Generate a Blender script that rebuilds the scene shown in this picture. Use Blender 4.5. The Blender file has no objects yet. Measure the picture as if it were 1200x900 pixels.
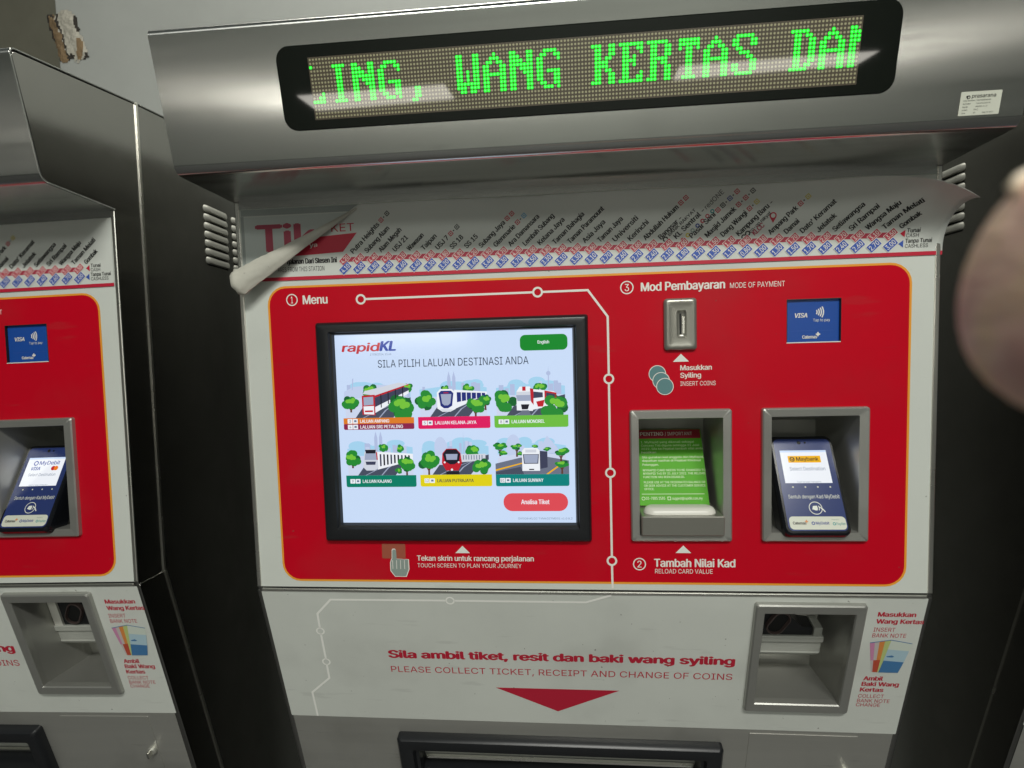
import bpy, bmesh, math, random
from mathutils import Vector, Matrix, noise
from mathutils.geometry import tessellate_polygon, delaunay_2d_cdt, interpolate_bezier
random.seed(7)
S = bpy.context.scene
COL = S.collection
R_ = math.radians

# ------------------------------------------------------------------ camera
F_PX = 660.78
CAM_LOC = Vector((-0.01199, -0.65994, 0.29487))
CAM_R = Matrix(((0.99577281, -0.08920992, 0.02186551), (0.08747806, 0.99368042, 0.07033356), (-0.02800178, -0.06812349, 0.99728386)))
cd = bpy.data.cameras.new('camera'); cam = bpy.data.objects.new('camera', cd); COL.objects.link(cam)
cd.sensor_width = 36; cd.lens = F_PX * 36 / 1200; cd.clip_start = 0.005; cd.clip_end = 100
right, fwd, up = CAM_R.col[0], CAM_R.col[1], CAM_R.col[2]
cam.matrix_world = Matrix.Translation(CAM_LOC) @ Matrix((right, up, -fwd)).transposed().to_4x4()
cd.dof.use_dof = True; cd.dof.focus_distance = 0.68; cd.dof.aperture_fstop = 13.5
S.camera = cam
# ------------------------------------------------------------------ world, lamps, exposure
w = bpy.data.worlds.new('World'); S.world = w; w.use_nodes = True
bg = w.node_tree.nodes['Background']; bg.inputs[0].default_value = (0.9, 1.0, 0.93, 1); bg.inputs[1].default_value = 0.07
def area(name, loc, target, sx, sy, power, col):
    l = bpy.data.lights.new(name, 'AREA'); l.shape = 'RECTANGLE'; l.size = sx; l.size_y = sy; l.energy = power; l.color = col
    o = bpy.data.objects.new(name, l); COL.objects.link(o); o.location = loc
    o.rotation_euler = (Vector(target) - Vector(loc)).to_track_quat('-Z', 'Y').to_euler()
    return o
area('fluorescent_lamp', (0.35, -1.75, 1.75), (0.05, 0, 0.2), 1.3, 0.16, 30, (1.0, 0.995, 0.93))
area('far_fluorescent_lamp', (0.2, -4.6, 2.3), (0, -5.2, 0.2), 4.2, 0.3, 150, (0.98, 1.0, 0.93))
area('wall_lamp', (0.1, 0.22, 1.75), (-0.05, 0.5, 0.9), 1.6, 0.12, 9, (1.0, 0.98, 0.9))
S.view_settings.view_transform = 'Standard'; S.view_settings.look = 'None'; S.view_settings.exposure = 0.34; S.view_settings.gamma = 1.0
S.render.resolution_x = 1024; S.render.resolution_y = 768

# ------------------------------------------------------------------ materials
MATS = {}
def lin(r, g, b):
    f = lambda c: (c/255/12.92) if c/255 <= 0.04045 else ((c/255+0.055)/1.055)**2.4
    return (f(r), f(g), f(b))
def mat(name, col, rough=0.45, metal=0.0, emit=None, estr=1.0, coat=0.0, aniso=0.0, spec=0.5, bump=0.0, bscale=60.0, stretch=None, rvar=0.0, cvar=0.0, tangent=(1, 0, 0), sss=0.0, alpha=1.0, speck=0.0, grime=0.0):
    m = bpy.data.materials.new(name); m.use_nodes = True; nt = m.node_tree; b = nt.nodes['Principled BSDF']
    b.inputs['Base Color'].default_value = (*col, 1); b.inputs['Roughness'].default_value = rough; b.inputs['Metallic'].default_value = metal
    b.inputs['Specular IOR Level'].default_value = spec
    b.inputs['Coat Weight'].default_value = coat; b.inputs['Coat Roughness'].default_value = 0.035
    if sss: b.inputs['Subsurface Weight'].default_value = sss; b.inputs['Subsurface Radius'].default_value = (0.004, 0.0015, 0.0008)
    if emit is not None:
        b.inputs['Emission Color'].default_value = (*emit, 1); b.inputs['Emission Strength'].default_value = estr
    if alpha < 1: b.inputs['Alpha'].default_value = alpha
    if aniso:
        b.inputs['Anisotropic'].default_value = aniso
        t = nt.nodes.new('ShaderNodeCombineXYZ')
        for i in range(3): t.inputs[i].default_value = tangent[i]
        nt.links.new(t.outputs[0], b.inputs['Tangent'])
    if bump or rvar or cvar:
        tc = nt.nodes.new('ShaderNodeTexCoord'); mp = nt.nodes.new('ShaderNodeMapping'); nz = nt.nodes.new('ShaderNodeTexNoise')
        mp.inputs['Scale'].default_value = stretch or (1, 1, 1)
        nz.inputs['Scale'].default_value = bscale; nz.inputs['Detail'].default_value = 6; nz.inputs['Roughness'].default_value = 0.6
        nt.links.new(tc.outputs['Object'], mp.inputs[0]); nt.links.new(mp.outputs[0], nz.inputs['Vector'])
        if bump:
            bp = nt.nodes.new('ShaderNodeBump'); bp.inputs['Strength'].default_value = bump; bp.inputs['Distance'].default_value = 0.0006
            nt.links.new(nz.outputs['Fac'], bp.inputs['Height']); nt.links.new(bp.outputs[0], b.inputs['Normal'])
        nz2 = nt.nodes.new('ShaderNodeTexNoise'); nz2.inputs['Scale'].default_value = 5; nz2.inputs['Detail'].default_value = 3 if metal else 8; nz2.inputs['Roughness'].default_value = 0.65
        mp2 = nt.nodes.new('ShaderNodeMapping'); mp2.inputs['Scale'].default_value = (0.25, 5, 5) if metal and stretch else (1, 1, 1)
        nt.links.new(tc.outputs['Object'], mp2.inputs[0]); nt.links.new(mp2.outputs[0], nz2.inputs['Vector'])
        if rvar:
            mr = nt.nodes.new('ShaderNodeMapRange'); mr.inputs['From Min'].default_value = 0.3; mr.inputs['From Max'].default_value = 0.7
            mr.inputs['To Min'].default_value = rough - rvar; mr.inputs['To Max'].default_value = rough + rvar
            nt.links.new(nz2.outputs['Fac'], mr.inputs['Value']); nt.links.new(mr.outputs[0], b.inputs['Roughness'])
        if cvar:
            mx = nt.nodes.new('ShaderNodeMixRGB'); mr = nt.nodes.new('ShaderNodeMapRange')
            mr.inputs['From Min'].default_value = 0.4; mr.inputs['From Max'].default_value = 0.72
            nt.links.new(nz2.outputs['Fac'], mr.inputs['Value']); nt.links.new(mr.outputs[0], mx.inputs[0])
            mx.inputs[1].default_value = (*col, 1); mx.inputs[2].default_value = (*[c*(1-cvar) for c in col], 1)
            nt.links.new(mx.outputs[0], b.inputs['Base Color'])
    if speck or grime:      # sparse dark specks and soft handling marks, fixed to the surface
        src = b.inputs['Base Color'].links[0].from_socket if b.inputs['Base Color'].links else None
        tc2 = nt.nodes.new('ShaderNodeTexCoord')
        def layer(scale, lo, hi, amt, src, stretch=(1, 1, 1)):
            mp3 = nt.nodes.new('ShaderNodeMapping'); mp3.inputs['Scale'].default_value = stretch; nt.links.new(tc2.outputs['Object'], mp3.inputs[0])
            nz3 = nt.nodes.new('ShaderNodeTexNoise'); nz3.inputs['Scale'].default_value = scale; nz3.inputs['Detail'].default_value = 3; nt.links.new(mp3.outputs[0], nz3.inputs['Vector'])
            r3 = nt.nodes.new('ShaderNodeMapRange'); r3.inputs['From Min'].default_value = lo; r3.inputs['From Max'].default_value = hi; r3.inputs['To Max'].default_value = amt; nt.links.new(nz3.outputs['Fac'], r3.inputs['Value'])
            x = nt.nodes.new('ShaderNodeMixRGB'); nt.links.new(r3.outputs[0], x.inputs[0]); x.inputs[2].default_value = (0.10, 0.095, 0.08, 1)
            if src: nt.links.new(src, x.inputs[1])
            else: x.inputs[1].default_value = (*col, 1)
            return x.outputs[0]
        if speck: src = layer(150, 0.735, 0.76, speck, src)
        if grime: src = layer(9, 0.52, 0.75, grime, src); src = layer(30, 0.66, 0.72, grime*0.9, src, (0.35, 1, 2.2))
        nt.links.new(src, b.inputs['Base Color'])
    MATS[name] = m
    return m
STR, STA, STT = 0.22, 0.985, (1, 0, 0)
STREAK = (1.5, 60, 60)
mat('steel', (0.63, 0.635, 0.61), STR, 1, aniso=STA, stretch=STREAK, rvar=0.05, tangent=STT, cvar=0.10, grime=.12)
mat('lower_steel', (0.53, 0.525, 0.485), 0.40, 0.65, stretch=STREAK, rvar=0.06, cvar=0.12, grime=.25)
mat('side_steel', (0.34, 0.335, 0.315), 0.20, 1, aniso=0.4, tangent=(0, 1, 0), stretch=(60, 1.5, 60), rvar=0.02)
mat('louvre_steel', (0.46, 0.46, 0.41), 0.4, 0.5)
mat('edge_steel', (0.75, 0.74, 0.68), 0.28, 1, rvar=0.05)
mat('cast_steel', (0.34, 0.335, 0.295), 0.34, 0.65, bump=0.25, bscale=140, rvar=0.1)
mat('brushed_frame', (0.41, 0.41, 0.38), 0.36, 0.65, bump=0.1, bscale=60, stretch=(1, 40, 40), rvar=0.08)
mat('white_vinyl', (0.635, 0.665, 0.615), 0.42, bump=0.10, bscale=22, rvar=0.06, cvar=0.06, speck=.6, grime=.10)
mat('lower_vinyl', (0.67, 0.695, 0.645), 0.45, bump=0.10, bscale=22, rvar=0.06, cvar=0.07, speck=.7, grime=.14)
mat('chart_vinyl', (0.635, 0.66, 0.615), 0.45, bump=0.06, bscale=30, rvar=0.05, cvar=0.05)
mat('old_vinyl', (0.55, 0.60, 0.57), 0.5, cvar=0.15)
mat('glue_residue', (0.36, 0.40, 0.38), 0.6, cvar=0.3)
mat('sticker_back', (0.56, 0.55, 0.475), 0.65, bump=1.0, bscale=70, cvar=0.35, speck=.4, grime=.2)
mat('red_vinyl', (0.56, 0.002, 0.015), 0.36, spec=0.16, bump=0.10, bscale=22, rvar=0.1, cvar=0.10, speck=.35, grime=.10)
mat('orange_vinyl', (0.85, 0.34, 0.03), 0.4)
mat('line_red', (0.52, 0.012, 0.04), 0.45)
mat('route_red', (0.42, 0.03, 0.06), 0.45)
mat('fare_red', (0.50, 0.06, 0.09), 0.45)
mat('fare_blue', (0.04, 0.10, 0.42), 0.45)
mat('print_white', (0.82, 0.80, 0.74), 0.45)
mat('print_pale', (0.80, 0.82, 0.76), 0.45)
mat('route_pale', (0.95, 0.95, 0.90), 0.4)
mat('print_black', (0.015, 0.015, 0.015), 0.5)
mat('print_grey', (0.28, 0.36, 0.34), 0.45)
mat('print_teal', (0.11, 0.24, 0.25), 0.45)
mat('hand_grey', (0.27, 0.33, 0.30), 0.45)
mat('touch_brown', (0.36, 0.09, 0.05), 0.45)
mat('tag_blue', (0.02, 0.05, 0.30), 0.45); mat('tag_yellow', (0.62, 0.52, 0.05), 0.45); mat('tag_teal', (0.03, 0.30, 0.30), 0.45); mat('tag_cyan', (0.10, 0.38, 0.60), 0.45)
mat('faded_red', (0.42, 0.06, 0.10), 0.5)
mat('black_plastic', (0.012, 0.013, 0.015), 0.33, bump=0.05, bscale=200)
mat('black_gloss', (0.004, 0.006, 0.004), 0.03)
mat('dark_hole', (0.006, 0.006, 0.006), 0.7)
mat('gap_black', (0.01, 0.01, 0.01), 0.6)
mat('grey_plastic', (0.42, 0.43, 0.39), 0.33, bump=0.04, bscale=120, cvar=0.15)
mat('white_plastic', (0.74, 0.73, 0.66), 0.3)
mat('mouth_grey', (0.10, 0.07, 0.065), 0.4)
mat('contactless_blue', (0.012, 0.075, 0.36), 0.3)
mat('notice_green', (0.10, 0.42, 0.02), 0.55, spec=0.25); mat('notice_red', (0.34, 0.01, 0.03), 0.3); mat('notice_text', (0.62, 0.78, 0.45), 0.4); mat('card_edge', (0.55, 0.40, 0.05), 0.5)
mat('terminal_blue', (0.024, 0.042, 0.16), 0.22); mat('terminal_body', (0.006, 0.007, 0.010), 0.18)
mat('badge_cream', (0.66, 0.68, 0.58), 0.4)
mat('led_board', (0.065, 0.05, 0.028), 0.5, coat=0.9); mat('led_dot', (0.38, 0.36, 0.21), 0.5, coat=0.9)
mat('led_lit', (0, 0.05, 0), 0.4, emit=(0.0, 0.70, 0.006), estr=1.35, coat=0.8); mat('led_core', (0, 0.05, 0), 0.4, emit=(0.06, 1.0, 0.10), estr=1.9, coat=0.8)
mat('note_pink', (0.60, 0.25, 0.42), 0.5); mat('note_grey', (0.55, 0.50, 0.48), 0.5); mat('note_orange', (0.70, 0.25, 0.06), 0.5); mat('note_red', (0.50, 0.08, 0.04), 0.5); mat('note_green', (0.50, 0.58, 0.22), 0.5)
mat('note_sky', (0.42, 0.58, 0.66), 0.5); mat('note_blue', (0.06, 0.19, 0.40), 0.5); mat('note_ivory', (0.62, 0.68, 0.60), 0.5)
def scr(name, r, g, b, k=1.0):
    c = lin(r, g, b); mat(name, tuple(0.02*x for x in c), 0.12, emit=c, estr=k*0.76, spec=0.5)
scr('s_bg', 203, 222, 250); scr('s_white', 240, 244, 250); scr('s_text', 40, 52, 70); scr('s_red', 190, 30, 45); scr('s_blue', 20, 60, 160)
scr('s_green', 10, 135, 40); scr('s_button', 222, 75, 85); scr('s_orange', 222, 125, 40); scr('s_maroon', 140, 35, 75); scr('s_pink', 222, 25, 95); scr('s_lime', 110, 190, 65)
scr('s_teal', 5, 125, 100); scr('s_yellow', 225, 210, 20); scr('s_petrol', 5, 130, 125); scr('s_sky', 165, 212, 240); scr('s_lav', 194, 208, 238); scr('s_lav2', 178, 192, 226); scr('s_pave', 206, 216, 240)
scr('s_leaf', 38, 138, 52); scr('s_leaf2', 118, 196, 60); scr('s_leafd', 22, 98, 48); scr('s_trunk', 95, 60, 45); scr('s_road', 72, 79, 97); scr('s_road2', 108, 115, 134); scr('s_win', 62, 66, 90); scr('s_glass', 160, 170, 195); scr('s_grey', 210, 215, 226); scr('s_dark', 30, 30, 42); scr('s_navy', 35, 45, 120); scr('s_tyellow', 240, 180, 15); scr('s_orange2', 235, 120, 25); scr('s_faint', 110, 125, 150)
mat('wall_paint', (0.36, 0.375, 0.355), 0.75, bump=0.35, bscale=25, cvar=0.10)
mat('far_paint', (0.27, 0.28, 0.26), 0.8)
mat('rear_paint', (0.27, 0.26, 0.20), 0.8, bump=0.3, bscale=25, cvar=0.15)
mat('plaster', (0.42, 0.40, 0.34), 0.9, bump=0.9, bscale=70, cvar=0.3); mat('plaster_brown', (0.22, 0.15, 0.08), 0.9, bump=0.9, bscale=60, cvar=0.4); mat('crack', (0.03, 0.025, 0.02), 0.9)
mat('floor_tile', (0.10, 0.10, 0.10), 0.5, bump=0.1, cvar=0.2)
mat('skin', (0.80, 0.55, 0.45), 0.5, bump=1.0, bscale=110, stretch=(1, 1, 3), sss=0.2)
nt_ = MATS['skin'].node_tree; b_ = nt_.nodes['Principled BSDF']; n_ = nt_.nodes.new('ShaderNodeTexNoise'); n_.inputs['Scale'].default_value = 75; n_.inputs['Detail'].default_value = 3; r_ = nt_.nodes.new('ShaderNodeValToRGB')
for p_, c_ in ((0.36, (0.78, 0.60, 0.34, 1)), (0.5, (0.80, 0.54, 0.44, 1)), (0.64, (0.62, 0.36, 0.32, 1))):
    e_ = r_.color_ramp.elements.new(p_); e_.color = c_
r_.color_ramp.elements[0].color = (0.80, 0.64, 0.36, 1); r_.color_ramp.elements[-1].color = (0.55, 0.31, 0.28, 1)
t_c = nt_.nodes.new('ShaderNodeTexCoord'); nt_.links.new(t_c.outputs['Object'], n_.inputs['Vector']); nt_.links.new(n_.outputs['Fac'], r_.inputs[0]); nt_.links.new(r_.outputs[0], b_.inputs['Base Color']); mat('nail', (0.78, 0.66, 0.50), 0.3)
mat('lamp_tube', (0.8, 0.8, 0.8), 0.5, emit=(1.0, 0.95, 0.85), estr=7.5)

# ------------------------------------------------------------------ mesh helpers
FLOOR = -1.05
ZOFF = -FLOOR                 # machine meshes are built with the panel seam at z = 0 and lifted so that the Empty sits on the floor
A = 0.40
YB, ZB, YT, ZT = -0.1033, 0.4785, -0.1316, 0.6073
Y2, Z2 = 0.0586, -0.2064
LL = math.hypot(Y2, Z2); LE = (Y2/LL, Z2/LL); LN = (LE[1], -LE[0])
HL = math.hypot(YT-YB, ZT-ZB); HE = ((YT-YB)/HL, (ZT-ZB)/HL); HN = (-HE[1], HE[0])
def pan(u, v, d=0): return (u/1000, -d/1000, v/1000)
def low(u, v, d=0): s = -v/1000; d /= 1000; return (u/1000, LE[0]*s + LN[0]*d, LE[1]*s + LN[1]*d)
def hood(u, v, d=0): s = v/1000; d /= 1000; return (u/1000, YB + HE[0]*s + HN[0]*d, ZB + HE[1]*s + HN[1]*d)

import os
try:      # the clean sans that ships inside Blender itself; else the built-in font
    SANS = bpy.data.fonts.load(os.path.join(bpy.utils.system_resource('DATAFILES'), 'fonts', 'Inter.woff2'))
except Exception:
    SANS = None
_gl = {}; _ad = {}
def _text_curve(t):
    c = bpy.data.curves.new('t', 'FONT'); c.body = t
    if SANS: c.font = SANS
    return c
def _xmax(t):
    c = _text_curve(t); o = bpy.data.objects.new('t', c); me = bpy.data.meshes.new_from_object(o)
    x = max((v.co.x for v in me.vertices), default=0); bpy.data.objects.remove(o); bpy.data.meshes.remove(me); bpy.data.curves.remove(c); return x
def glyph(ch):      # outline of one character, its overlapping contours merged by winding number
    if ch in _gl: return _gl[ch]
    c = _text_curve(ch); o = bpy.data.objects.new('t', c); COL.objects.link(o)
    loops = []
    for sp in o.to_curve(bpy.context.evaluated_depsgraph_get()).splines:
        bp = sp.bezier_points; L = []
        for i in range(len(bp)):
            a, b = bp[i], bp[(i+1) % len(bp)]; ab = b.co-a.co
            st = (a.handle_right-a.co).cross(ab).length < 1e-5 and (b.handle_left-b.co).cross(ab).length < 1e-5
            L += [Vector((p.x, p.y)) for p in ([a.co] if st else interpolate_bezier(a.co, a.handle_right, b.handle_left, b.co, 4)[:-1])]
        loops.append(L)
    o.to_curve_clear(); bpy.data.objects.remove(o); bpy.data.curves.remove(c)
    V_ = []; E_ = []
    for L in loops:
        k = len(V_); V_ += L; E_ += [(k+i, k+(i+1) % len(L)) for i in range(len(L))]
    out = ([], [])
    if V_:
        v, e, fa = delaunay_2d_cdt(V_, E_, [], 1, 1e-6)[:3]; keep = []
        for t in fa:
            p = (v[t[0]]+v[t[1]]+v[t[2]])/3; w_ = 0
            for L in loops:
                for i in range(len(L)):
                    a, b = L[i], L[(i+1) % len(L)]
                    if (a.y <= p.y) != (b.y <= p.y) and a.x+(p.y-a.y)/(b.y-a.y)*(b.x-a.x) > p.x: w_ += 1 if b.y > a.y else -1
            if w_: keep.append(tuple(t))
        out = ([(q.x, q.y) for q in v], keep)
    _gl[ch] = out; return out
_H = [_xmax('H'), _xmax('HH')]
def adv(ch):
    if ch not in _ad: _ad[ch] = _xmax('H'+ch+'H')-_H[1]
    return _ad[ch]
CAP = max(y for x, y in glyph('H')[0])
_tc = {}
def text_geo(s, track):
    k = (s, track)
    if k not in _tc:
        vs = []; fs = []; x = 0
        for ch in s:
            g = glyph(ch); b0 = len(vs); vs += [(px+x, py) for px, py in g[0]]; fs += [tuple(b0+i for i in f) for f in g[1]]; x += adv(ch)*track
        _tc[k] = (vs, fs)
    return _tc[k]

class MB:
    def __init__(s): s.v = []; s.f = []; s.m = []; s.names = []
    def mi(s, m):
        if m not in s.names: s.names.append(m)
        return s.names.index(m)
    def add(s, vs, fs, m):
        b = len(s.v); s.v += [tuple(x) for x in vs]; k = s.mi(m)
        for f in fs: s.f.append(tuple(b+i for i in f)); s.m.append(k)
    def poly(s, M, pts, m, d=0):
        s.add([M(x, y, d) for x, y in pts], [tuple(range(len(pts)))], m)
    def region(s, M, outer, holes, m, d=0):
        loops = [outer] + holes
        tri = tessellate_polygon([[Vector((x, y, 0)) for x, y in l] for l in loops])
        flat = [p for l in loops for p in l]
        s.add([M(x, y, d) for x, y in flat], tri, m)
    def rect(s, M, x0, y0, x1, y1, m, d=0, r=0): s.poly(M, rrect(x0, y0, x1, y1, r), m, d)
    def disc(s, M, x, y, r, m, d=0, n=20, ry=None):
        ry = ry or r; s.poly(M, [(x+r*math.cos(6.2832*i/n), y+ry*math.sin(6.2832*i/n)) for i in range(n)], m, d)
    def ring(s, M, x, y, r, t, m, d=0, n=28, a0=0, a1=360):
        p = [R_(a0+(a1-a0)*i/n) for i in range(n+1)]
        vs = [M(x+r*math.cos(a), y+r*math.sin(a), d) for a in p] + [M(x+(r-t)*math.cos(a), y+(r-t)*math.sin(a), d) for a in p]
        s.add(vs, [(i, i+1, n+2+i, n+1+i) for i in range(n)], m)
    def line(s, M, pts, t, m, d=0):
        n = len(pts); L = []; Rr = []
        for i, p in enumerate(pts):
            a = Vector(pts[max(i-1, 0)]); b = Vector(p); c = Vector(pts[min(i+1, n-1)])
            d1 = (b-a).normalized() if i else (c-b).normalized(); d2 = (c-b).normalized() if i < n-1 else d1
            n1 = Vector((-d1.y, d1.x)); n2 = Vector((-d2.y, d2.x)); mm = (n1+n2).normalized(); k = t/2/max(mm.dot(n1), 0.3)
            L.append(b+mm*k); Rr.append(b-mm*k)
        s.add([M(q.x, q.y, d) for q in L+Rr], [(i, i+1, n+i+1, n+i) for i in range(n-1)], m)
    def text(s, M, t, u, v, width, cap, m, d=0, bold=0.0, rot=0.0, shear=0.0):
        vs, fs = text_geo(t, 0.97 if bold > 0.014 else 1.0)
        if not vs: return
        sy = cap/CAP; w_ = bold*sy*0.75
        x0 = min(p[0] for p in vs); x1 = max(p[0] for p in vs); sx = sy if width is None else (width-2*w_)/(x1-x0)
        cr, sr = math.cos(rot), math.sin(rot); base = [((x-x0)*sx+w_+shear*y*sy, y*sy) for x, y in vs]
        offs = [(-w_, 0), (w_, 0), (0, -w_*.4), (0, w_*.4)] if bold > 0.014 else ([(-w_, 0), (w_, 0)] if bold else [(0, 0)])
        for k, (ox, oy) in enumerate(offs):      # heavy weights: the strokes are thickened by overlaid copies a hair apart
            s.add([M(u+(x+ox)*cr-(y+oy)*sr, v+(x+ox)*sr+(y+oy)*cr, d+0.025*k) for x, y in base], fs, m)
    def loft(s, M, loops, m, cap0=False, cap1=False, mcap=None, n=5):
        rs = [[M(x, y, l[5]) for x, y in rrect(*l[:5], n=n, force=True)] for l in loops]; k = len(rs[0])
        for a, b in zip(rs, rs[1:]): s.add(a+b, [(i, (i+1) % k, k+(i+1) % k, k+i) for i in range(k)], m)
        if cap0: s.add(rs[0], [tuple(range(k))], m)
        if cap1: s.add(rs[-1], [tuple(range(k))], mcap or m)
    def box(s, x0, y0, z0, x1, y1, z1, m, M=None):
        M = M or (lambda x, y, z: (x, y, z))
        vs = [M(x, y, z) for z in (z0, z1) for y in (y0, y1) for x in (x0, x1)]
        s.add(vs, [(0, 2, 3, 1), (4, 5, 7, 6), (0, 1, 5, 4), (2, 6, 7, 3), (0, 4, 6, 2), (1, 3, 7, 5)], m)
    def build(s, name, parent=None, lift=True, smooth=False, bevel=0, weld=True, label=None, normals=True):
        me = bpy.data.meshes.new(name); dz = ZOFF if (parent is not None and lift) else 0
        me.from_pydata([(x, y, z+dz) for x, y, z in s.v], [], s.f)
        for n in s.names: me.materials.append(MATS[n])
        for p, k in zip(me.polygons, s.m): p.material_index = k
        if weld or normals:
            bm = bmesh.new(); bm.from_mesh(me)
            if weld: bmesh.ops.remove_doubles(bm, verts=bm.verts, dist=1e-6)
            if normals: bmesh.ops.recalc_face_normals(bm, faces=bm.faces)
            bm.to_mesh(me); bm.free()
        o = bpy.data.objects.new(name, me); COL.objects.link(o); o.parent = parent
        if bevel:
            b = o.modifiers.new('bevel', 'BEVEL'); b.width = bevel; b.segments = 3; b.limit_method = 'ANGLE'; b.angle_limit = R_(35); b.use_clamp_overlap = True
        if smooth or bevel:
            me.polygons.foreach_set('use_smooth', [True]*len(me.polygons)); me.set_sharp_from_angle(angle=R_(40)) if not bevel else None
            if bevel: o.modifiers.new('wn', 'WEIGHTED_NORMAL').keep_sharp = True
        me.update()
        if label: o['label'] = label
        return o
def rrect(x0, y0, x1, y1, r=0, n=6, force=False):
    if r <= 0:
        if not force: return [(x0, y0), (x1, y0), (x1, y1), (x0, y1)]
        r = 1e-3
    out = []
    for cx, cy, a in ((x1-r, y0+r, -90), (x1-r, y1-r, 0), (x0+r, y1-r, 90), (x0+r, y0+r, 180)):
        for i in range(n+1):
            t = R_(a+90*i/n); out.append((cx+r*math.cos(t), cy+r*math.sin(t)))
    return out
def tag(o, label=None, cat=None, group=None, kind=None):
    if label: o['label'] = label
    if cat: o['category'] = cat
    if group: o['group'] = group
    if kind: o['kind'] = kind
    return o
def fillet(pts, rad, n=6):
    out = []
    for i, p in enumerate(pts):
        r = rad[i]
        if r <= 0: out.append(p); continue
        a = Vector(pts[i-1]); b = Vector(p); c = Vector(pts[(i+1) % len(pts)])
        u = (a-b).normalized(); w_ = (c-b).normalized(); ang = u.angle(w_); t = r/math.tan(ang/2)
        p0 = b+u*t; p1 = b+w_*t; ce = b+(u+w_).normalized()*(r/math.sin(ang/2))
        a0 = math.atan2(p0.y-ce.y, p0.x-ce.x); a1 = math.atan2(p1.y-ce.y, p1.x-ce.x); da = (a1-a0+math.pi) % (2*math.pi)-math.pi
        out += [(ce.x+r*math.cos(a0+da*k/n), ce.y+r*math.sin(a0+da*k/n)) for k in range(n+1)]
    return out

# ------------------------------------------------------------------ setting
def plain(name, vs, fs, m, kind='structure', label=None):
    b = MB(); b.add(vs, fs, m); o = b.build(name, normals=False); tag(o, label, None, None, kind); return o
plain('floor', [(-9, -8, FLOOR), (9, -8, FLOOR), (9, 2, FLOOR), (-9, 2, FLOOR)], [(0, 1, 2, 3)], 'floor_tile', label='dark station floor under the ticket machines')
b = MB(); b.box(-1.16, 0.60, FLOOR, 4.0, 1.1, 2.6, 'wall_paint')
wall = b.build('wall', bevel=0.006); tag(wall, 'grey painted wall behind the machines with a broken corner', None, None, 'structure')
b = MB(); b.box(-6.0, 1.3, FLOOR, 4.0, 1.4, 2.6, 'rear_paint')
tag(b.build('wall_rear'), 'dim olive brown wall further back at upper left', None, None, 'structure')
# broken plaster at the corner of the grey wall (a shallow chipped patch)
def W(u, v, d=0): return (-1.16+u, 0.60-d, 0.99+v)
b = MB(); NP = 44; pv_ = {}
def edge_d(u, v):       # signed distance-like field of a ragged, roughly upright chip
    cu, cv = .027, .045; wob = noise.noise(Vector((u*55, v*55, 1.3)))*.012+noise.noise(Vector((u*160, v*160, 4.1)))*.006
    a = max(abs(u-cu-(0.045-v)*.28)/.036, abs(v-cv)/.055); return 1-a+wob*16
idx = {}
for i in range(NP+1):
    for k in range(NP+1):
        u = -.035+.125*i/NP; v = -.035+.16*k/NP; h = noise.fractal(Vector((u*70, v*70, 0)), 1.0, 2.2, 4)
        e_ = edge_d(u, v); idx[i, k] = (len(idx), e_); pv_[i, k] = W(u, v, .0012+max(0, min(1, e_*3))*(.004+.003*h))
vv = [pv_[i, k] for i in range(NP+1) for k in range(NP+1)]; kk = lambda i, k: i*(NP+1)+k
for i in range(NP):
    for k in range(NP):
        e_ = (idx[i, k][1]+idx[i+1, k+1][1])/2
        if e_ <= 0: continue
        u = -.035+.125*i/NP; v = -.035+.16*k/NP; n1 = noise.noise(Vector((u*45+7, v*24, 2))); left = u-.012-(0.045-v)*.28
        m = 'crack' if (e_ < .16 and n1 > .05) or (abs(left-.004+n1*.01) < .003) else ('plaster_brown' if left < 0 or (n1 < -.22 and v < .05) else 'plaster')
        b.add([vv[kk(i, k)], vv[kk(i+1, k)], vv[kk(i+1, k+1)], vv[kk(i, k+1)]], [(0, 1, 2, 3)], m)
b.build('broken_plaster', wall, lift=False)

# long lamp fitting across the far side of the hall: it is what the sign glass mirrors
b = MB()
D = 5.0
def mir(o, r): return (o[0]+r[0]/-r[1]*D, o[1]-D, o[2]+r[2]/-r[1]*D)
lamp_q = [mir((-.262, -.117, .541), (-.386, -.922, -.006)), mir((.273, -.118, .544), (.43, -.903, -.001)), mir((.255, -.116, .535), (.41, -.912, -.015)), mir((-.243, -.114, .527), (-.363, -.931, -.028))]
def lerp3(a, c, t): return tuple(x+(y-x)*t for x, y in zip(a, c))
for t0, t1, lab in ((0, 0.27, 'left part of one long white lamp fitting across the hall, built without its middle for the mirrored view in the sign'), (0.68, 1, 'right part of one long white lamp fitting across the hall, built without its middle for the mirrored view in the sign')):  # one fitting, its middle cut out to imitate the viewer blocking the reflection
    b = MB(); q = [lerp3(lamp_q[0], lamp_q[1], t0), lerp3(lamp_q[0], lamp_q[1], t1), lerp3(lamp_q[3], lamp_q[2], t1), lerp3(lamp_q[3], lamp_q[2], t0)]
    b.add(q+[(x, y-0.05, z) for x, y, z in q], [(0, 1, 2, 3), (4, 7, 6, 5), (0, 4, 5, 1), (1, 5, 6, 2), (2, 6, 7, 3), (3, 7, 4, 0)], 'lamp_tube')
    tag(b.build('hall_lamp'), lab, 'lamp', 'parts of one lamp fitting across the hall')
b = MB(); b.box(-9, -7.2, FLOOR, 9, -7.0, 2.7, 'far_paint'); tag(b.build('wall_opposite'), 'pale wall across the hall behind the viewer', None, None, 'structure')

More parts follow.
